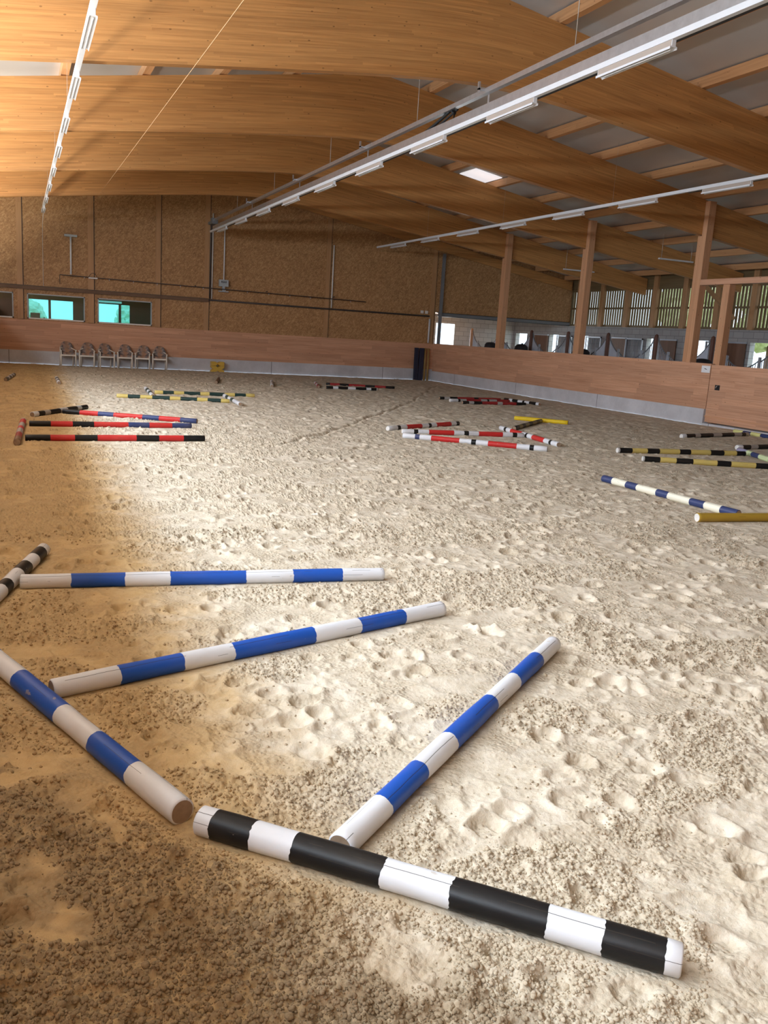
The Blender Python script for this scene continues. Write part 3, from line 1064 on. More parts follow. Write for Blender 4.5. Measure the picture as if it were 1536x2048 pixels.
def beam(y0, label):
    xs = np.concatenate([np.linspace(-5.2, 3.0, 12), np.linspace(3.4, 12.4, 31), np.linspace(13, XF - 0.05, 14)])
    bot = [(x, beam_bottom(x)) for x in xs]
    mb = MB()
    b = len(mb.v)
    n = len(xs)
    y1 = y0 + 0.18
    for y in (y0, y1):
        for x, z in bot:
            mb.v.append((x, y, z))
        for x in xs:
            mb.v.append((x, y, beam_top(x) - 0.002))
    for side in (0, 1):
        o_ = side * 2 * n
        for i in range(n - 1):
            q = [o_ + i, o_ + i + 1, o_ + n + i + 1, o_ + n + i]
            uv = []
            for t in q:
                x, _, z = mb.v[t]
                uv.append((x, z - beam_bottom(x) + 20 * side))
            mb.face(q if side == 0 else q[::-1], GLULAM, uv if side == 0 else uv[::-1])
    for i in range(n - 1):
        for base, flip in ((0, 1), (n, 0)):
            q = [base + i, base + i + 1, base + 2 * n + i + 1, base + 2 * n + i]
            uv = [(mb.v[t][0], mb.v[t][1] * 3 + 40) for t in q]
            mb.face(q, GLULAM, uv)
    for i in (0, n - 1):
        q = [i, n + i, 3 * n + i, 2 * n + i]
        mb.face(q, GLULAM, [(mb.v[t][2], mb.v[t][1]) for t in q])
    o = mb.build('roof_beam')
    if label:
        tag(o, label, 'beam')
    else:
        tag(o, 'curved timber roof beam out of the picture behind the viewer', 'beam')
    return o


for y in BEAMS[2:]:
    beam(y, BL.get(y))

# ------------------------------------------------------------------ purlins between the beams
PXS = [-0.65, 1.0, 2.62, 4.25, 5.9, 7.6, 9.26, 10.95, 12.65, 14.35, 16.05, 17.86, 19.5, 21.2, 22.9, 24.6]
for i, x in enumerate(PXS):
    w = 0.075
    z0 = beam_top(x - w if x > XC else x + w) + 0.001
    z1 = roof_z(x + w if x > XC else x - w) - 0.004
    o = MB().box(x - w, x + w, 3.0, YE - 0.05, z0, z1, PURLIN).build('purlin')
    tag(o, 'long pale timber purlin running over the curved beams, %s from the left' % ORD[i], 'purlin', 'roof purlins')

# ------------------------------------------------------------------ posts on the right boards
PL = {31.2: 'tall squared timber post of the right boards closest to the end wall',
      25.75: 'tall squared timber post of the right boards, middle of the three under curved beams',
      20.2: 'tall squared timber post of the right boards, broad one left of the gate post'}
for y in BEAMS[2:]:
    yc = y - 0.02
    m2 = MB()
    zt_ = beam_bottom(XR + 0.40) - 0.004
    m2.prism([(yc - 0.16, 0.0), (yc + 0.16, 0.0), (yc + 0.16, zt_), (y - 0.006, zt_), (y - 0.006, 6.15), (yc - 0.16, 6.15)], 'x', XR + 0.16, XR + 0.40, POSTW,
             [(0, 0.04), (0, 0.4), (zt_, 0.4), (zt_, 0.2), (6, 0.2), (6, 0.04)])
    o = m2.build('timber_post', None, 0.006)
    # grain runs up the post
    ul = o.data.uv_layers[0]
    for p in o.data.polygons:
        for li in p.loop_indices:
            co = o.data.vertices[o.data.loops[li].vertex_index].co
            ul.data[li].uv = (co.z, (co.y if abs(p.normal.x) > 0.5 else co.x) * 1.0)
    tag(o, PL.get(y, 'tall squared timber post of the right boards out of the picture'), 'post') if y in PL else o.__setitem__('kind', 'structure')
    if y not in PL:
        bpy.data.objects.remove(o)

# gate post and lintel
m2 = MB().box(XR + 0.16, XR + 0.38, 18.86, 19.10, 0.0, 3.86, POSTW)
o = m2.build('gate_post', None, 0.006)
tag(o, 'shorter timber post at the edge of the gate, under the timber lintel', 'post')
m2 = MB().box(XR + 0.16, XR + 0.34, 12.4, 20.015, 3.865, 4.02, BOARD)
o = m2.build('gate_lintel', None, 0.005)
tag(o, 'reddish timber lintel running right from the broad post over the gate', 'lintel')
m2 = MB().box(XR + 0.16, XR + 0.38, 12.38, 12.62, 0.0, 3.86, POSTW)
struct(m2, 'trim_8')

# paper notice on the boards beside the gate post
m2 = MB().box(XR - 0.004, XR - 0.001, 19.0, 19.33, 1.45, 1.64, PAPER)
o = m2.build('paper_notice')
tag(o, 'white paper notice with a small dark mark, pinned on the boards at the gate post', 'notice')
MB().prism([(19.12, 1.535), (19.20, 1.545), (19.23, 1.57), (19.19, 1.565), (19.12, 1.55)], 'x', XR - 0.006, XR - 0.0035, INK).build('printed_mark', o)

# ------------------------------------------------------------------ stable aisle on the right
mb = MB()
STF = plain('stable_floor', (0.40, 0.38, 0.36), 0.8)
mb.box(XR + 0.15, XF + 0.1, YF, 42.2, -0.12, 0.0, STF)
struct(mb, 'floor_stable')

# outer wall: blocks with door openings, slatted boards above
DOORS = [(40.6, 41.75), (37.6, 38.45), (35.1, 36.05), (30.4, 30.85), (27.15, 27.95), (23.2, 25.0), (20.0, 21.0)]
DZ = 2.50
mb = MB()
mb.box(XF, XF + 0.24, YF, 42.2, DZ, 2.95, BLOCKSHADE)
mb.box(XF, XF + 0.24, YE + 0.13, 42.2, 2.95, 3.195, BLOCKSHADE)
prev = 42.2
for a, b in DOORS:
    mb.box(XF, XF + 0.24, b, prev, 0.0, DZ, BLOCKSHADE)
    prev = a
mb.box(XF, XF + 0.24, YF, prev, 0.0, DZ, BLOCKSHADE)
struct(mb, 'wall_stable')
SLATW = wood('shade_dark_slat', (0.21, 0.15, 0.07), (0.15, 0.10, 0.045), lam=0.15, knot=0.3)  # slat colour darkened to stand for the dim stable side
mb = MB()
y = 17.0
while y < YE - 0.1:
    mb.box(XF + 0.10, XF + 0.14, y, y + 0.104, 2.95, 4.62, SLATW)
    y += 0.172
mb.box(XF + 0.02, XF + 0.10, 17.0, YE, 2.95, 3.04, SLATW)
mb.box(XF + 0.02, XF + 0.10, 17.0, YE, 3.74, 3.82, SLATW)
mb.box(XF, XF + 0.16, YF, YE + 0.12, 4.56, roof_z(XF + 0.16) - 0.002, SLATW)
mb.box(XF + 0.01, XF + 0.16, YE - 0.05, YE + 0.12, 2.95, 4.6, SLATW)
mb.box(XF + 0.06, XF + 0.16, YF, 17.0, 2.95, 4.62, SLATW)
struct(mb, 'wall_slatted')
k = 8
yy = 36.1
while yy > 18:
    k += 1
    if k == 12:
        k = 13
    m2 = MB().box(XF - 0.10, XF + 0.05, yy - 0.13, yy + 0.13, 2.95, roof_z(XF) - 0.05, STUD)
    struct(m2, 'trim_%d' % k)
    yy -= 1.84

# brown sliding door leaves and barred panels hung on the outer wall
leafs = [(38.5, 39.72), (32.1, 33.2), (28.92, 29.9), (25.15, 26.5)]
lw = ['beyond the end wall', 'left of the middle barred panel', 'left of the broad post', 'beside the gate post']
for (a, b), w in zip(leafs, lw):
    t = empty('sliding_door', (XF - 0.08, a, 0))
    tag(t, 'brown boarded stable door leaf on the block wall, %s' % w, 'door', 'brown stable door leaves')
    MB().box(0.0, 0.05, 0.0, b - a, 0.02, 2.44, BROWN).build('door_leaf', t)
    MB().box(-0.01, 0.06, -0.02, b - a + 0.02, 2.44, 2.50, SILVER).build('hanging_rail', t)
bars = [(33.85, 35.05), (30.9, 32.05), (26.05, 27.1), (36.2, 37.5), (22.0, 23.15)]
bw = ['right of the opening behind the middle post', 'right of the second brown door leaf', 'right of the broad post opening', 'in the dim corner of the aisle', 'right of the gate post']
for (a, b), w in zip(bars, bw):
    t = empty('barred_panel', (XF - 0.18, a, 0))
    tag(t, 'grey barred stable panel standing %s' % w, 'stable panel', 'barred panels along the outer wall')
    f = MB()
    f.box(-0.02, 0.02, 0.0, b - a, 2.42, 2.48, SILVER)
    f.box(-0.02, 0.02, 0.0, b - a, 1.20, 1.26, SILVER)
    f.box(-0.02, 0.02, 0.0, 0.05, 0.0, 2.48, SILVER)
    f.box(-0.02, 0.02, b - a - 0.05, b - a, 0.0, 2.48, SILVER)
    f.build('frame', t)
    f = MB()
    yy = 0.11
    while yy < b - a - 0.06:
        f.tube([(0, yy, 1.24), (0, yy, 2.44)], 0.014, SILVER, 6)
        yy += 0.095
    f.build('bar_grille', t)
    MB().box(-0.015, 0.015, 0.05, b - a - 0.05, 0.03, 1.20, BROWN).build('lower_boards', t)

# stall fronts with swan-neck top rails
XS = 20.75
SP = [38.7, 35.95, 33.2, 30.4, 27.75, 25.0, 22.25, 19.5]
sw = ['the farthest, beyond the end wall', 'next to the end-wall post', 'between the first two arena posts', 'left of the middle arena post', 'right of the middle arena post', 'left of the broad arena post', 'right of the broad arena post']
for i in range(len(SP) - 1):
    y1, y0 = SP[i], SP[i + 1]
    Lb = y1 - y0
    t = empty('stall_front', (XS, y0, 0))
    tag(t, 'grey stall front with swan-neck rails dipping from brown posts, %s' % sw[i], 'stall front', 'swan-neck stall fronts')

    def post(yl, nm):
        m_ = MB()
        m_.tube([(0, yl, 0), (0, yl, 2.46), (0, yl, 2.52), (0, yl, 2.55)], [0.075, 0.075, 0.06, 0.02], DARKPOST if i else POSTW, 12)
        m_.build(nm, t)
    post(Lb, 'post')
    for s in (0, 1):
        def Y(q):
            return q if s else Lb - q
        # swoop from post top down to the steel stub
        top = []
        for k in range(11):
            q = 0.105 + 0.58 * k / 10
            z = 1.82 + 0.62 * (1 - (k / 10) ** 0.62) * (1 - 0.15 * k / 10)
            top.append((q, z))
        MB().tube([(0, Y(q), z) for q, z in top], 0.022, GREYSTEEL, 8).build('top_rail', t)
        pn = MB()
        poly = [(Y(0.145), 1.1)] + [(Y(q), z - 0.02) for q, z in top[1:]] + [(Y(top[-1][0]), 1.1)]
        if i % 2 == s or i < 2:
            pn.prism(poly, 'x', -0.008, 0.008, PANELG)
            pn.build('side_panel', t)
        else:
            for k in range(1, 8):
                q = 0.06 + 0.62 * k / 8
                z = np.interp(q, [p[0] for p in top], [p[1] for p in top])
                pn.tube([(0, Y(q), 1.1), (0, Y(q), z)], 0.013, SILVER, 6)
            pn.build('bar_grille', t)
        MB().tube([(0, Y(0.70), 0.0), (0, Y(0.70), 1.96), (0, Y(0.70), 1.97)], [0.05, 0.05, 0.03], SILVER, 10).build('steel_stub', t)
        MB().box(-0.02, 0.02, min(Y(0.10), Y(0.64)), max(Y(0.10), Y(0.64)), 0.03, 1.1, BROWN).build('lower_boards', t)
    dip = []
    for k in range(15):
        q = 0.76 + (Lb - 1.52) * k / 14
        dip.append((0, q, 1.60 + 0.24 * (2 * k / 14 - 1) ** 2))
    gt = MB().tube(dip, 0.02, GREYSTEEL, 8).build('gate_rail', t)
    gm = MB()
    gm.box(-0.02, 0.02, 0.77, Lb - 0.77, 0.05, 1.05, BROWN)
    gm.build('gate_boards', t)
    gm = MB()
    for k in range(1, 14):
        q = dip[k][1]
        gm.tube([(0, q, 1.05), (0, q, dip[k][2])], 0.012, SILVER, 6)
    gm.build('bar_grille', t)

# dark rounded bins seen just over the boards
bl = ['behind the boards near the end-wall post', 'behind the boards left of the middle arena post', 'behind the boards right of the middle arena post', 'behind the boards beside the paper notice']
for (y, zt_, r), w in zip(((35.6, 1.93, 0.30), (32.9, 1.93, 0.30), (28.5, 1.90, 0.36), (21.9, 1.82, 0.33)), bl):
    m2 = MB()
    prof = [(r * 0.85, 0.0), (r, 0.5), (r, zt_ - 0.28), (r * 0.92, zt_ - 0.12), (r * 0.68, zt_ - 0.035), (r * 0.3, zt_ - 0.004), (0.02, zt_)]
    m2.tube([(20.1, y, z) for _, z in prof], [q for q, _ in prof], TUBDARK, 20)
    o = m2.build('feed_bin')
    tag(o, 'dark rounded top of a bin %s' % w, 'bin', 'dark bins in the stable aisle')

# steel beam over the opening in the end wall, annexe beyond
m2 = MB()
m2.box(XR + 0.12, XF - 0.02, YE - 0.06, YE - 0.045, 2.94, 3.12, GREYSTEEL)
m2.box(XR + 0.12, XF - 0.02, YE - 0.06, YE + 0.10, 3.10, 3.12, GREYSTEEL)
m2.box(XR + 0.12, XF - 0.02, YE - 0.06, YE + 0.10, 2.94, 2.96, GREYSTEEL)
o = m2.build('steel_beam')
tag(o, 'grey steel beam carrying the strand board over the stable opening', 'beam')
m2 = MB().box(XR + 0.13, XR + 0.25, YE - 0.20, YE - 0.08, 0.0, 5.72, GREYSTEEL)
o = m2.build('steel_column')
tag(o, 'slim grey steel column at the corner of end wall and stable opening', 'column')
mb = MB()
AY = 42.0
ax0, ax1 = 20.35, 21.45
mb.box(16.0, ax0, AY, AY + 0.2, 0.0, 3.2, BLOCK)
mb.box(ax1, XF + 0.2, AY, AY + 0.2, 0.0, 3.2, BLOCK)
mb.box(ax0, ax1, AY, AY + 0.2, 2.75, 3.2, BLOCK)
mb.box(XR - 0.2, XR, YE + 0.12, AY, 0.0, 3.2, BLOCK)
struct(mb, 'wall_annexe')
mb = MB().box(XR - 0.2, XF + 0.3, YE + 0.12, AY + 0.2, 3.2, 3.3, PURLIN)
struct(mb, 'ceiling_annexe')
m2 = MB().box(21.5, 22.9, 39.6, 39.7, 3.06, 3.13, WHITEP)
m2.box(21.5, 22.9, 39.55, 39.75, 3.13, 3.20, WHITEP)
o = m2.build('annexe_lamp')
tag(o, 'white strip lamp under the timber ceiling beyond the steel beam', 'lamp')

# braces under the stable rafters
for (p, q), w in zip((((XF - 0.1, 31.0, 4.0), (23.2, 31.0, 4.75)), ((XF - 0.1, 25.6, 4.0), (23.2, 25.6, 4.75))), ('below the third beam', 'below the second beam')):
    pass
for yb, w in ((25.87, 'third'), (20.32, 'second')):
    m2 = MB()
    a, b = Vector((XF - 0.12, yb, 3.35)), Vector((23.4, yb, beam_bottom(23.4) - 0.09))
    d = (b - a).normalized()
    nrm = Vector((-d.z, 0, d.x)) * 0.06
    pts = [a + nrm, b + nrm, b - nrm, a - nrm]
    m2.prism([(p.x, p.z) for p in pts], 'y', yb - 0.06, yb + 0.06, STUD)
    o = m2.build('timber_brace')
    tag(o, 'slanting timber brace from the slatted wall up to the %s curved beam' % w, 'brace', 'stable braces')

# hanging strip lamps over the stable aisle
for (x, y, z), w in zip(((20.6, 25.2, 5.15), (20.6, 31.0, 5.05)), ('in front of the slats left of the broad post', 'left of the middle arena post')):
    t = empty('pendant_lamp', (x, y, z))
    tag(t, 'hanging strip lamp over the aisle %s' % w, 'lamp', 'hanging strip lamps in the stable')
    MB().box(0, 1.5, -0.04, 0.04, -0.05, 0.0, WHITEP).build('lamp_body', t)
    for xx in (0.1, 1.4):
        MB().tube([(xx, 0, 0), (xx, 0, roof_z(x + xx) - z - 0.002)], 0.008, WIREM, 6).build('hanger_wire', t)

# ------------------------------------------------------------------ light rails
def light_rail(x, y0, y1, z, label, first):
    t = empty('light_rail', (x, y0, z))
    tag(t, label, 'light rail', 'strip light rails')
    MB().box(-0.035, 0.035, 0, y1 - y0, 0.0, 0.07, WHITEP).build('trunking', t)
    MB().box(-0.037, 0.037, 0.0, 0.02, -0.002, 0.072, WHITEPIPE).build('end_cap', t)
    yl = first
    lamp = None
    while yl + 1.4 < y1:
        if yl > y0:
            l = MB()
            q = yl - y0
            l.prism([(-0.028, -0.001), (0.028, -0.001), (0.028, -0.07), (0.052, -0.078), (0.052, -0.105), (0.046, -0.105), (0.040, -0.085), (-0.040, -0.085), (-0.046, -0.105), (-0.052, -0.105), (-0.052, -0.078), (-0.028, -0.07)], 'y', q, q + 1.42, WHITEP)
            lo_ = l.build('lamp_fixture', t)
            rf_ = MB().box(-0.0305, -0.0285, q + 0.01, q + 1.41, -0.068, -0.002, LAMPIN)
            rf_.box(0.0285, 0.0305, q + 0.01, q + 1.41, -0.068, -0.002, LAMPIN)
            rf_.build('reflector', lo_)
            MB().tube([(0, q + 0.05, -0.097), (0, q + 1.37, -0.097)], 0.011, TUBEM, 8).build('lamp_tube', lo_)
        yl += 2.96
    yl = y0 + 2.2
    k = 0
    while yl < y1 and abs(x - 7.05) > 0.1:
        hz = roof_z(x) - z - 0.002
        MB().tube([(0, yl - y0, 0.07), (0, yl - y0, hz)], 0.0022, WIREM, 6).build('hanger_wire', t)
        yl += 5.55
        k += 1
    return t


light_rail(0.90, 4.2, 34.6, 5.47, 'white strip light rail over the left, running straight towards the end wall', 5.78)
light_rail(7.05, 4.2, 35.3, 5.45, 'white strip light rail under the ridge beside the galvanised track', 5.85)
light_rail(14.1, 6.0, 35.3, 5.52, 'white strip light rail over the right, in front of the arena posts', 8.7)

# irrigation track under the ridge: upper channel, lower channel, hose
t = empty('irrigation_track', (7.27, 4.2, 5.55))
tag(t, 'galvanised irrigation track of two channels hanging under the ridge with a hose loop', 'irrigation track')
YT = 36.6 - 4.2
MB().box(-0.045, 0.045, 0, YT - 0.9, 0.39, 0.47, GALV).build('upper_channel', t)
c = MB()
c.prism([(-0.07, 0.04), (0.07, 0.04), (0.07, 0.20), (0.06, 0.20), (0.06, 0.05), (-0.06, 0.05), (-0.06, 0.20), (-0.07, 0.20)], 'y', 0, YT - 0.9, GALV)
c.build('lower_channel', t)
MB().box(-0.075, 0.075, 0, YT - 0.9, 0.0, 0.04, RUBBER).build('dark_gap_strip', t)  # black strip drawn for the shaded gap above the white trunking
for yl in (7.0, 12.3, 17.5, 22.7, 27.6):
    MB().tube([(0, yl, 0.47), (0, yl, roof_z(7.27) - 5.55 - 0.01)], 0.007, WIREM, 6).build('hanger_rod', t)
for yl in (9.5, 15.0, 20.2, 25.6):
    b_ = MB()
    b_.box(-0.16, -0.045, yl, yl + 0.05, 0.43, 0.46, GALV)
    b_.box(-0.16, -0.13, yl, yl + 0.05, 0.40, 0.56, GALV)
    b_.box(0.045, 0.06, yl, yl + 0.05, 0.12, 0.45, GALV)
    b_.build('bracket', t)
hose = MB()
pts = []
for k in range(15):
    a = k / 14
    pts.append((0.02, 10.9 + 1.7 * a, 0.40 - 0.0 + (-0.22 * math.sin(a * math.pi / 2) if a < 1 else -0.22)))
hose.tube(pts, 0.028, RUBBER, 8)
hose.tube([(p[0] + 0.05, p[1] - 0.2, p[2]) for p in pts], 0.022, RUBBER, 8)
hose.tube([(0.02, 10.85, 0.40), (0.02, 10.7, 0.33), (0.02, 10.75, 0.2), (0.02, 10.9, 0.16)], 0.028, RUBBER, 8)
hose.build('hose_loop', t)
e_ = MB().box(-0.12, 0.12, YT - 1.0, YT - 0.7, 0.28, 0.50, GREYSTEEL)
e_.box(-0.05, 0.05, YT - 0.75, YT + 0.12, 0.34, 0.44, GREYSTEEL)
e_.build('end_motor', t)

# tan cord slung under the roof
o = MB().tube([(2.7, YE - 0.06, 6.12), (1.38, 6.0, 3.95), (0.98, YF, 3.30)], 0.003, ROPEM, 6).build('slung_cord')
tag(o, 'thin tan cord slung diagonally below the curved beams', 'cord')
o = MB().tube([(0.93, 34.58, 5.47), (0.93, 35.6, 5.2), (0.95, YE - 0.03, 4.9), (0.95, YE - 0.03, 2.98)], 0.008, WHITEPIPE, 6).build('lamp_cable')
tag(o, 'thin pale cable dropping down the end wall from the left light rail', 'cable')

# ------------------------------------------------------------------ end wall services
t = MB().box(-1.7, 7.30, YE - 0.13, YE - 0.052, 2.83, 2.97, DUSTPIPE).build('cable_tray')
tag(t, 'long dusty brown cable tray across the end wall above the windows', 'cable tray')
MB().box(-1.7, 7.28, YE - 0.135, YE - 0.13, 2.955, 2.975, DARKPIPE).build('tray_lip', t)
t = MB().tube([(7.31, YE - 0.08, 2.92), (12.0, YE - 0.08, 2.91), (17.42, YE - 0.08, 2.92)], 0.035, DARKPIPE, 8).build('wall_pipe')
tag(t, 'thin dark pipe continuing right from the cable tray along the end wall', 'pipe')
t = MB().tube([(7.335, YE - 0.14, 2.98), (7.335, YE - 0.14, 5.86), (7.38, YE - 0.14, 5.90), (7.80, YE - 0.14, 5.90)], 0.035, DARKPIPE, 8).build('riser_pipe')
tag(t, 'dark vertical riser pipe on the end wall bending towards the track', 'pipe')
t = MB().tube([(7.43, YE - 0.06, 2.97), (7.43, YE - 0.06, 6.35)], 0.028, WHITEPIPE, 8).build('white_conduit')
tag(t, 'white conduit beside the dark riser pipe on the end wall', 'conduit')
t = MB().tube([(12.66, YE - 0.08, 2.97), (12.66, YE - 0.08, 5.6)], 0.03, WHITEPIPE, 8).build('white_conduit')
tag(t, 'pale conduit along the stud in the right half of the end wall', 'conduit')
t = MB().tube([(17.44, YE - 0.09, 1.72), (17.44, YE - 0.09, 2.80)], 0.04, WHITEP, 8).build('white_conduit')
tag(t, 'short bright white pipe at the right corner of the end wall', 'conduit')
for x in (17.05, 17.28):
    o = MB().box(x - 0.06, x + 0.06, YE - 0.09, YE - 0.002, 3.02, 3.15, WHITEPIPE).build('junction_box', None, 0.01)
    tag(o, 'small pale junction box over the dark pipe, %s of two' % ('left' if x < 17.1 else 'right'), 'junction box', 'junction boxes by the corner')

# spray line with small nozzles
t = empty('spray_line', (1.54, YE - 0.24, 3.45))
tag(t, 'thin spray line with little nozzles along the end wall above the cable tray', 'spray line')
MB().tube([(0, 0, 0), (6.0, 0, -0.06), (12.66, 0, -0.12)], 0.018, DARKPIPE, 8).build('line_pipe', t)
MB().tube([(0, 0, 0), (0, 0, -0.35)], 0.012, DARKPIPE, 8).build('drop_pipe', t)
for k in range(13):
    x = 0.9 + k * 0.92
    n_ = MB().tube([(x, 0, -0.01 * x - 0.015), (x, 0, -0.01 * x - 0.07)], [0.018, 0.012], GALV, 8)
    n_.build('nozzle', t)
for x in (0.4, 2.4, 5.2, 8.2, 11.2):
    MB().box(x - 0.01, x + 0.01, 0.0, 0.238, -0.03, 0.0, DARKPIPE).build('bracket', t)
MB().box(1.05, 1.38, -0.03, 0.02, -0.06, -0.01, WHITEPIPE).build('pipe_clamp', t)
MB().tube([(1.05 + 0.33 * k / 8, 0, 0.0 + 0.16 * math.sin(math.pi * k / 8)) for k in range(9)], 0.01, DARKPIPE, 6).build('pipe_loop', t)

# sensor stand: grey plate with a white rod
t = empty('ceiling_sensor', (1.95, YE - 0.20, 3.49))
tag(t, 'flat grey plate on a white rod standing on the spray line', 'sensor')
MB().tube([(0, 0, 0.0), (0, 0, 1.40)], 0.035, WHITEP, 8).build('rod', t)
MB().box(-0.23, 0.23, -0.10, 0.10, 1.40, 1.48, GREYBOX).build('plate', t)

# control box with conduit, and its little shelf
t = empty('control_box', (7.90, YE - 0.14, 3.50))
tag(t, 'grey control box on the end wall, hung on a white conduit from the irrigation track', 'control box')
MB().box(-0.19, 0.19, -0.06, 0.10, 0.0, 0.27, GREYBOX).build('box_body', t)
MB().tube([(0, 0, 0.27), (0, 0, 2.6)], 0.028, WHITEP, 8).build('conduit', t)
MB().box(-0.05, 0.05, -0.02, 0.06, -0.18, 0.0, GREYBOX).build('foot', t)
MB().box(-0.20, 0.20, -0.05, 0.12, -0.22, -0.18, GREYBOX).build('shelf_plate', t)
d_ = MB()
for x, z0, z1, w in ((-0.09, 0.15, 0.22, 0.035), (-0.04, 0.13, 0.21, 0.02), (0.0, 0.15, 0.20, 0.03), (0.05, 0.14, 0.21, 0.025), (0.09, 0.14, 0.22, 0.02)):
    d_.box(x - w / 2, x + w / 2, -0.064, -0.0605, z0, z1, INK)
d_.build('printed_marks', t)

# ------------------------------------------------------------------ chairs along the end wall
def make_chair():
    t = empty('armchair', (0, 0, 0))
    for s in (-1, 1):
        MB().tube([(s * 0.27, -0.25, 0.0), (s * 0.27, -0.25, 0.62)], 0.026, CHAIRW, 8).build('front_leg', t)
        MB().tube([(s * 0.24, 0.28, 0.0), (s * 0.235, 0.20, 0.44), (s * 0.23, 0.20, 0.72)], 0.026, CHAIRW, 8).build('rear_leg', t)
        MB().tube([(s * 0.27, -0.25, 0.43), (s * 0.24, 0.20, 0.43)], 0.018, CHAIRW, 8).build('side_bar', t)
    MB().box(-0.27, 0.27, -0.265, -0.225, 0.40, 0.455, CHAIRW).build('front_bar', t)
    arm = []
    for k in range(25):
        a = math.pi * k / 24
        x = 0.29 * math.cos(a) * (1 if abs(math.cos(a)) > 0 else 1)
        y = -0.25 + 0.52 * math.sin(a) ** 0.8
        z = 0.62 + 0.12 * math.sin(a) ** 2.2
        arm.append((x, y, z))
    MB().tube(arm, 0.021, CHAIRW, 8).build('arm_rail', t)
    sm = MB().box(-0.25, 0.25, -0.23, 0.22, 0.44, 0.53, FABRIC)
    sm.build('seat', t, 0.02)
    # rounded backrest
    bk = MB()
    nx, nz = 10, 9
    base = 0
    for side in (0, 1):
        for j in range(nz + 1):
            for i in range(nx + 1):
                u = -1 + 2 * i / nx
                v = j / nz
                w = 0.245 * (1 - 0.22 * max(0, v - 0.6) / 0.4 * 1.0)
                zt2 = 0.50 + v * (0.44 - 0.09 * abs(u) ** 3)
                yb2 = 0.10 + 0.10 * v + 0.05 * (1 - u * u)
                bk.v.append((u * w, yb2 + (0.06 if side else 0.0), zt2))
    K = (nx + 1) * (nz + 1)
    for side in (0, 1):
        for j in range(nz):
            for i in range(nx):
                q = [side * K + j * (nx + 1) + i, side * K + j * (nx + 1) + i + 1, side * K + (j + 1) * (nx + 1) + i + 1, side * K + (j + 1) * (nx + 1) + i]
                bk.face(q, FABRIC, None, True)
    rim = [j * (nx + 1) for j in range(nz + 1)] + [nz * (nx + 1) + i for i in range(1, nx + 1)] + [j * (nx + 1) + nx for j in range(nz - 1, -1, -1)] + [i for i in range(nx - 1, 0, -1)]
    for a, b in zip(rim, rim[1:] + rim[:1]):
        bk.face([a, b, b + K, a + K], FABRIC)
    bk.build('backrest', t)
    return t


proto = make_chair()
cl = ['armchair with patterned seat at the left end of the row by the end wall',
      'patterned armchair, second from the left in the row by the end wall',
      'patterned armchair, third from the left in the row by the end wall',
      'patterned armchair, third from the right in the row by the end wall',
      'patterned armchair, second from the right in the row by the end wall',
      'armchair with patterned seat at the right end of the row by the end wall']
for i, (x, rz) in enumerate(((1.77, 0.10), (2.50, -0.12), (3.20, 0.12), (3.93, -0.10), (4.63, -0.22), (5.28, -0.12))):
    if i == 0:
        c = proto
    else:
        c = proto.copy()
        COL.objects.link(c)
        for ch in proto.children:
            d = ch.copy()
            d.parent = c
            COL.objects.link(d)
    c.location = (x, 36.28, 0.0)
    c.rotation_euler = (0, 0, rz)
    tag(c, cl[i], 'chair', 'chairs along the end wall')

# yellow cavaletti blocks
def xblock(name, z0, h, label):
    w = 0.27
    poly = [(-w, 0), (-0.09, 0), (0, 0.07), (0.09, 0), (w, 0), (w, 0.09), (0.17, h / 2), (w, h - 0.08), (w, h), (0.09, h), (0, h - 0.06), (-0.09, h), (-w, h), (-w, h - 0.08), (-0.17, h / 2), (-w, 0.09)]
    o = MB().prism([(7.66 + a, z0 + b) for a, b in poly], 'y', 36.28, 36.58, YBLOCK).build(name, None, 0.012)
    tag(o, label, 'block', 'yellow pole blocks')


xblock('pole_block', -0.01, 0.27, 'yellow waisted plastic pole block on the sand by the end wall, lower of two')
xblock('pole_block', 0.262, 0.17, 'yellow plastic pole block stacked on top of the other by the end wall')

# pads and poles leaning in the far right corner
def lean(name, x, w, d, hgt, mat, y0, label, cat, group, dx=0.0):
    o = MB().prism([(x, 0.0), (x + w, 0.0), (x + w + dx, hgt), (x + dx, hgt)], 'y', y0, y0 + d, mat).build(name, None, 0.01)
    tag(o, label, cat, group)
    # lean back on the boards
    for v in o.data.vertices:
        v.co.y += v.co.z * 0.06


lean('foam_pad', 16.74, 0.19, 0.10, 1.47, NAVYPAD, 36.50, 'navy foam pad leaning in the far corner, left of two', 'pad', 'navy pads in the corner', 0.02)
lean('foam_pad', 16.95, 0.21, 0.10, 1.47, NAVYPAD, 36.46, 'navy foam pad leaning in the far corner, right of two', 'pad', 'navy pads in the corner', 0.05)
for x, w in ((17.27, 'beside the navy pads'), (17.43, 'rightmost in the corner')):
    o = MB().tube([(x, 36.52, 0.0), (x + 0.02, 36.62, 1.47)], 0.05, YPOLE, 12).build('leaning_pole')
    tag(o, 'dull yellow pole standing upright in the far corner, %s' % w, 'pole', 'poles standing in the corner')

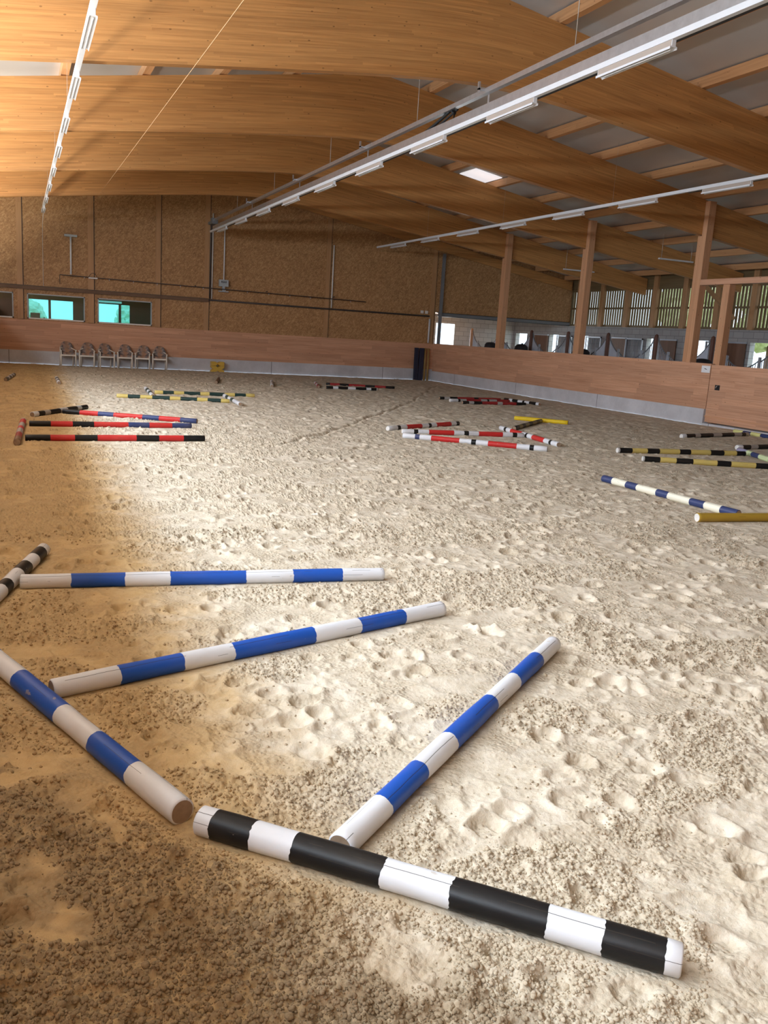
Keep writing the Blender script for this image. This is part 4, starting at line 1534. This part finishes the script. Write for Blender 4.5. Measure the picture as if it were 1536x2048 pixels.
# ------------------------------------------------------------------ ground poles
def ground_pole(key, ax, ay, bx, by, st, cols):
    L = math.hypot(bx - ax, by - ay)
    dx, dy = (bx - ax) / L, (by - ay) / L
    near = min(ay, by) < 8
    n = 32 if near else 16
    step = 0.035 if near else 0.12
    lims = [0.0] + st + [L]
    rr = random.Random(key)
    ph = [rr.uniform(0, 6.28) for _ in range(6)]
    mb = MB()
    rings = []      # (t, stripe index starting here)
    for i in range(len(lims) - 1):
        a, b = lims[i], lims[i + 1]
        k = max(1, int(round((b - a) / step)))
        for j in range(k):
            rings.append((a + (b - a) * j / k, j == 0, i))
    rings.append((L, True, len(lims) - 2))
    first = True
    R = PR * (1.05 if key in ('near_bw', 'left_blue', 'r_h', 'yel') else 1.0)
    zc = R * 0.93 - 0.006
    jag = 0.006 if near else 0.0

    def ring(t, shrink=1.0, jitter=0.0):
        base = len(mb.v)
        bow = 0.006 * math.sin(math.pi * t / L + ph[0] * 0.2)
        lump = 1 + 0.022 * math.sin(t * 5.1 + ph[1]) + 0.014 * math.sin(t * 13 + ph[2])
        for k in range(n):
            a = 2 * math.pi * k / n
            oval = 1 + 0.02 * math.cos(2 * a + ph[3] + t) + 0.012 * math.sin(3 * a + ph[4] - 2 * t)
            r = R * lump * oval * shrink
            tt = t + (jitter * 0.3 * math.sin(a * 3 + ph[5] * 3 + t * 7) + jitter * 0.45 * rr.uniform(-1, 1) if jitter else 0)
            ox = math.cos(a) * r + bow
            oz = math.sin(a) * r
            mb.v.append((ax + dx * tt - dy * ox, ay + dy * tt + dx * ox, zc + oz))
        return base
    bases = [ring(0.0, 0.86)]
    info = [(0.0, 0)]
    for q, (t, bd, i) in enumerate(rings):
        tt = t
        if q == 0:
            tt = 0.006
        if q == len(rings) - 1:
            tt = L - 0.006
        bases.append(ring(tt, 1.0, jag if (bd and 0 < q < len(rings) - 1) else 0.0))
        info.append((tt, i))
    bases.append(ring(L, 0.86))
    info.append((L, len(lims) - 2))
    circ = 2 * math.pi * R
    for q in range(len(bases) - 1):
        m = PC[cols[info[q][1]]]
        t0, t1 = info[q][0], info[q + 1][0]
        for k in range(n):
            k2 = (k + 1) % n
            v0, v1 = circ * k / n, circ * (k + 1) / n
            mb.face([bases[q] + k, bases[q] + k2, bases[q + 1] + k2, bases[q + 1] + k], m,
                    [(t0, v0), (t0, v1), (t1, v1), (t1, v0)], True)
    endm = ENDWHITE if key in ('r_a', 'r_c', 'rw_a', 'rw_b', 'rr_b', 'r_h', 'r_d', 'r_e') else ENDGRAIN
    mb.face([bases[0] + k for k in range(n)][::-1], endm)
    mb.face([bases[-1] + k for k in range(n)], ENDGRAIN)
    o = mb.build('ground_pole')
    tag(o, PLAB[key], 'pole', 'striped ground poles' if len(set(cols)) > 1 else 'plain ground poles')
    return o


for p in POLES:
    ground_pole(*p)

# ------------------------------------------------------------------ outside: ground, hedge and trees
OUTG = plain('outside_ground', (0.42, 0.45, 0.30), 0.9, 0, 0.3, 0.7)
mb = MB()
mb.box(XF + 0.24, 70, -20, 80, -0.2, -0.05, OUTG)
mb.box(-40, XF + 0.24, 42.4, 80, -0.2, -0.05, OUTG)
mb.box(-40, XL - 0.3, -20, 42.4, -0.2, -0.05, OUTG)
struct(mb, 'ground')
LEAF2 = NT('leaf_pale')
_g = LEAF2.n('ShaderNodeNewGeometry').outputs['Position']
_f = LEAF2.noise(_g, 1.6, 4)
LEAF2 = LEAF2.out(LEAF2.ramp(_f, [(0.35, (0.42, 0.48, 0.18)), (0.65, (0.72, 0.76, 0.42))]), 0.8)


LEAF3 = plain('overexposed_leaf', (0.62, 0.78, 0.62), 0.8, 0, 0.35, 2.0)  # leaf tone paled so the foliage looks overexposed


def tree(x, y, r, h, mat, label):
    import bmesh
    t = empty('tree', (x, y, -0.05))
    tag(t, label, 'tree', 'trees outside')
    MB().tube([(0, 0, 0), (0.05, 0, h * 0.35), (0, 0.05, h * 0.7)], [0.18, 0.14, 0.06], BROWN, 8).build('trunk', t)
    rr = random.Random(int(x * 31 + y * 7))
    vs, fs = [], []
    bm = bmesh.new()
    for k in range(9):
        c = Vector((rr.uniform(-0.6, 0.6) * r, rr.uniform(-0.6, 0.6) * r, h * (0.55 + 0.35 * rr.random())))
        m_ = Matrix.Translation(c) @ Matrix.Diagonal((1, 1, 0.85, 1))
        bmesh.ops.create_icosphere(bm, subdivisions=3, radius=r * rr.uniform(0.4, 0.65), matrix=m_)
    for v in bm.verts:
        v.co += v.normal * rr.uniform(-0.10, 0.14) * r
    me = bpy.data.meshes.new('crown')
    bm.to_mesh(me)
    bm.free()
    me.materials.append(mat)
    c = bpy.data.objects.new('crown', me)
    COL.objects.link(c)
    c.parent = t


k = 0
for y in (20, 24.5, 29, 33.5, 38):
    tree(33.5 + (k % 2) * 1.4, y, 1.75, 6.0, LEAF2, 'pale leafy tree seen through the slatted wall, %s from the right' % ORD[k])
    k += 1
tree(0.3, 52.0, 1.0, 2.5, LEAF3, 'pale green tree outside the viewing room, left of two')
tree(6.6, 54.0, 1.2, 2.7, LEAF3, 'pale green tree outside the viewing room, right of two')
